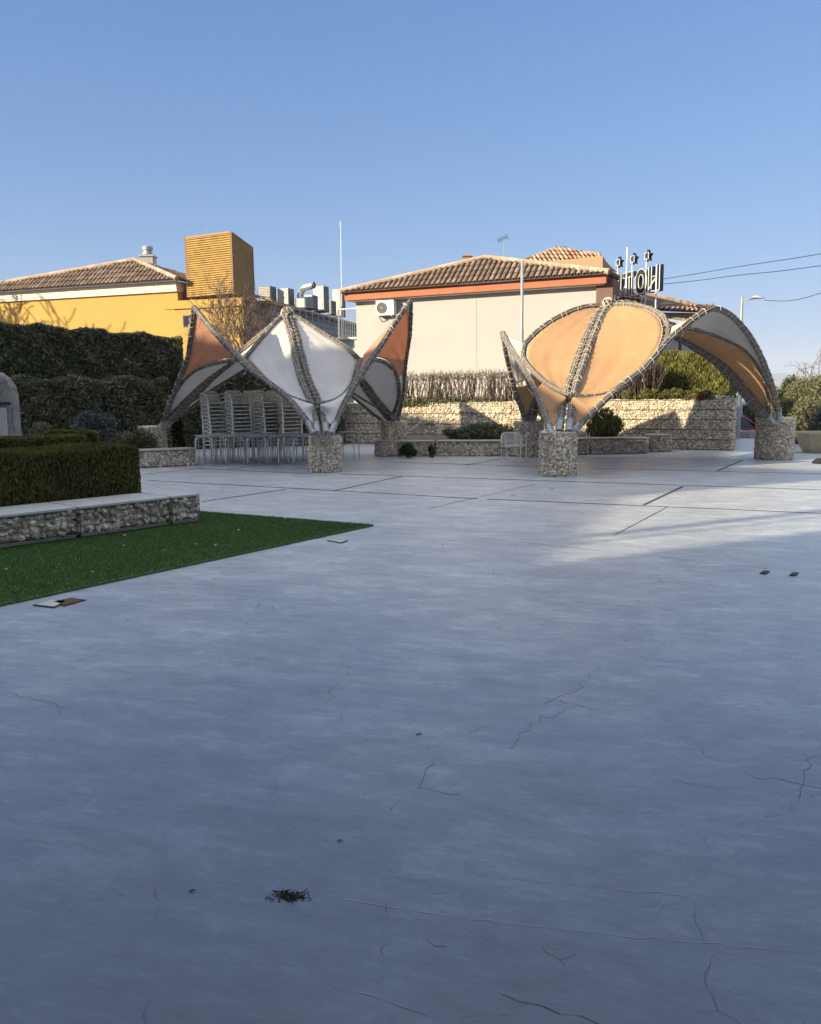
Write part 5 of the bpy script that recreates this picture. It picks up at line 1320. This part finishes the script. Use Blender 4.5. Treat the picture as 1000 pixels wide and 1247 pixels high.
M['tail'] = simple('tail_light_red', (.35, .01, .01), .2)
M['carred'] = simple('dark_red_paint', (.22, .015, .025), .25, .1, var=.03); M['carwhite'] = simple('white_paint', (.72, .72, .70), .3, 0, var=.03)
cp = P(867, 500, 34.9); car((cp.x, cp.y, -.74), R(205), M['carred'], 'dark red hatchback parked on the road behind the low stone wall')
# white van further away
def van(loc, rz, label):
    r = empty('parked_van', (0, 0, 0), label, 'van'); mb = MB(); prof = [(-2.4, .35), (-2.45, 2.0), (-2.3, 2.15), (1.0, 2.15), (1.5, 1.9), (1.9, 1.15), (2.5, .95), (2.55, .4)]
    n = len(prof); V_ = [(x, s*.95, z) for s in (-1, 1) for x, z in prof]; mb.add(V_, [tuple(range(n))[::-1], tuple(range(n, 2*n))]+[(i, (i+1) % n, n+(i+1) % n, n+i) for i in range(n)]); mb.build('body', M['carwhite'], r, bevel=.06)
    g = MB(); g.box((-2.46, -.42, 1.6), (.03, .6, .5)); g.box((-2.46, .42, 1.6), (.03, .6, .5)); g.prism([(1.56, -.8, 1.86), (1.56, .8, 1.86), (1.92, .8, 1.2), (1.92, -.8, 1.2)], (.03, 0, .02)); g.build('windows', M['glass'], r)
    for x in (-1.5, 1.6):
        for s in (-1, 1): MB().tube([(x, s*.78, .35), (x, s*.98, .35)], .35, 18).build('wheel', M['black'], r)
    r.location = loc; r.rotation_euler = (0, 0, rz)
cp = P(900, 490, 44.0); van((cp.x, cp.y, -.74), R(70), 'white van standing beyond the red car')
# small far house with tiled roof
fh = empty('far_house', P(900, 470, 60).to_2d().to_3d()+Vector((0, 0, -.7)), 'distant low house with red tiled roof glimpsed beside the lamp post', 'house')
a = P(880, 476, 58); b = P(925, 477, 60); c = P(918, 464, 64); d = P(888, 463, 63); roof(fh, [(a, b, c, d)], [(d, c)], 'tile_warm')
mb = MB(); aa = a.copy(); bb_ = b.copy(); mb.prism([(a.x+.3, a.y+.4, -.74), (b.x-.3, b.y+.4, -.74), (b.x-.3, b.y+5, -.74), (a.x+.3, a.y+5, -.74)], (0, 0, a.z+.6)); mb.build('wall', M['white_wall'], fh)
mb = MB(); mb.box((P(893, 487, 58).x, a.y+.75, 1.2), (.9, .3, 1.1)); mb.box((P(906, 487, 58).x, a.y+1.1, 1.2), (.9, .3, 1.1)); mb.build('window', M['glass'], fh)
# dark cypress behind the right footing
c = P(921, 494, 39.0); shrub((c.x, c.y, .65), (.65, .6, 1.4), 5200, .07, 'cypress_bush', 'dark upright conifer between the car and the right footing', 'bush', 'ivy', zb=-.7)
# olive shrubs
for (px, py, D, rx, rz_, n, mt, lb) in [(972, 505, 27.5, .85, .95, 8000, 'olive', 'large dry olive green shrub just right of the right footing'),
        (1000, 488, 30.5, 1.3, 1.35, 10000, 'olive', 'tall olive shrub at the right edge under the bare tree'),
        (1016, 520, 25.2, .8, .8, 5000, 'grey_leaf', 'blue grey bush behind the bowl planter at the right edge'),
        (955, 490, 33.0, .9, 1.2, 5000, 'shrub', 'green bush seen just behind the right arch foot')]:
    c = P(px, py, D); shrub((c.x, c.y, c.z), (rx, rx, rz_), n, .06, 'shrub', lb, 'shrub', mt, k=11, stretch=3.2, zb=-.02 if D < 31 else -.7)
def bare_tree(label, base, h, tr, depth, n0=4, tw=3, spread=.5, trunks=1, lean=0, L=None, minr=.004):
    root = empty('bare_tree', base, label, 'tree'); tb_ = MB(); cb_ = MB()
    for s in range(trunks):
        p = Vector(base)+Vector((random.gauss(0, .08)*(trunks > 1), random.gauss(0, .08)*(trunks > 1), 0)); d = Vector((random.gauss(0, .12)+lean, random.gauss(0, .1), 1)); pts = [p]
        for k in range(5): d = (d+Vector((random.gauss(0, .08), random.gauss(0, .08), 0))).normalized(); pts.append(pts[-1]+d*h*.42/5)
        tb_.tube(pts, [tr*(1-.09*k) for k in range(6)], 8)
        for q in range(n0):
            a = 2*PI*q/n0+random.uniform(0, 1); dd = Vector((math.cos(a)*.55, math.sin(a)*.55, 1)); branch(cb_, pts[-1-(q % 2)], dd, (L or h*.34)*random.uniform(.8, 1.1), tr*.5, depth, spread, tw, minr=minr)
    tb_.build('trunk', M['bark'], root, True); cb_.build('crown', M['twig'], root); return root
c = P(288, 440, 28.8); random.seed(11); bare_tree('bare many stemmed tree in front of the slatted tower', (c.x, c.y, .85), 4.6, .07, 4, 4, 3, .42, 4, L=1.15, minr=.0065)
c = P(984, 500, 31.5); random.seed(5); bare_tree('bare dark tree rising above the olive shrubs at the right edge', (c.x, c.y, 0.0), 3.6, .09, 3, 5, 3, .6, 1, L=1.0, minr=.007)
# bowl planter
bc = G(1007, 552.5)+Vector((0, .60, 0)); r_ = empty('bowl_planter', (bc.x, bc.y, 0), 'large faceted sand coloured bowl planter at the right edge', 'planter')
mb = MB(); n = 8; prof = [(.36, 0), (.38, .03), (.60, .45), (.66, .53), (.66, .58), (.60, .58), (.55, .48)]; base = len(mb.v)
M['planter'] = simple('sand_concrete', (.46, .38, .24), .75, var=.1, scale=5, bump=.2)
mb.lathe((bc.x, bc.y, 0), prof, 8); mb.build('bowl', M['planter'], r_, bevel=.008); MB().lathe((bc.x, bc.y, 0), [(.57, .49), (.57, .52), (.3, .55)], 16).build('soil', M['soil'], r_)
c = G(998, 564.5); mb = MB(); mb.lathe((c.x, c.y, 0), [(.15, 0), (.17, .03), (.10, .10), (.05, .13)], 9); tag(mb.build('lamp_base', M['black']), 'small black low object lying on the floor before the bowl planter', 'object')
c = G(620, 1150)
# small piece of litter
def litter(label, px, py, s): 
    c = G(px, py); mb = MB(); mb.prism([(c.x-s, c.y, .003), (c.x-s*.4, c.y-s*.35, .004), (c.x+s*.3, c.y-s*.28, .006), (c.x+s*1.1, c.y+s*.1, .003), (c.x+s*.35, c.y+s*.3, .007), (c.x-s*.4, c.y+s*.36, .004)], (0, 0, .0012)); tag(mb.build('leaf_litter', M['dirt']), label, 'dry leaf')
litter('dark dry leaf on the floor, nearer of the two left of centre', 234, 1086, .012); litter('small dark dry leaf on the floor near the middle', 510, 895, .016); litter('tiny dark leaf near the debris clump', 414, 1025, .012)
litter('curled dark leaf in front of the apricot canopy footing', 672, 596, .06); litter('dark leaf beyond the tip of the lawn', 625, 603, .05)

# =================================================================== SURROUNDINGS AND ADDED BLOCKERS OUTSIDE THE FRAME (they shade the plaza)
def UV(u, a, z): q = sh*a+un*u; return Vector((q.x, q.y, z))
prof = [(-26, 13.5), (6.5, 13.5), (6.5, 7.3), (10.5, 8.3), (10.5, 10.6), (14, 10.3), (17.5, 11.9), (19, 11.3), (20.5, 10.8), (24, 11.2), (31, 11.3), (36, 10.2)]
rot = empty('shading_building', UV(5, -22, 0), 'plain rendered building beside the plaza, unseen to the left, its roofline shaped for the shade', 'building')
blk = [(-26, 6.5, 14, 14), (6.5, 10.35, 8.1, 9.5), (10.35, 13.5, 11.9, 11.4), (13.5, 17.5, 11.4, 12.9), (17.5, 19.6, 12.4, 12.0), (19.6, 21.6, 11.25, 11.25), (21.6, 25, 11.9, 11.9), (25, 35, 11.9, 11.6)]  # block heights shaped to cast the plaza's shade edge
for (u0, u1, za, zc) in blk:
    MB().prism([UV(u0+.01, -20, 0), UV(u1-.01, -20, 0), UV(u1-.01, -20, zc), UV(u0+.01, -20, za)], -sh*5).build('wing', M['occl'], rot)
q = UV(7.6, -14, 0); r_ = empty('tall_pole', q, 'tall plain pole outside the picture to the left', 'pole')
MB().tube([q, q+Vector((0, 0, 12))], .12, 10).build('shaft', M['grey_paint'], r_)
MB().tube([UV(7.25, -14, 0), UV(7.25, -14, 12)], .05, 8).build('guy_tube', M['grey_paint'], r_)
# added unseen block and slab behind the camera, cutting skylight off the near floor
rot = empty('sky_blocker', (0, -6, 0), 'unseen rendered block with projecting slab behind the viewer, added to darken the near floor', 'building')
MB().box((-2, -6.5, 3.2), (34, 6, 6.4)).build('wall', M['occl'], rot)
MB().box((0, -.55, 3.2), (20, 5.9, .25)).build('sky_blocker_slab', M['brown_wall'], rot)
# leafless trees left of the frame, they dapple the yellow wall
random.seed(21)
for k, (t, a) in enumerate([(10.5, 10.5), (7.6, 12.5)]):
    q = YW(t, 0, 0)-sh*a; bare_tree('large leafless tree outside the picture to the left, %s' % ('nearer one' if k else 'farther one'), (q.x, q.y, 0), 10.5, .2, 3, 6, 3, .55, 1, L=3.0, minr=.03)
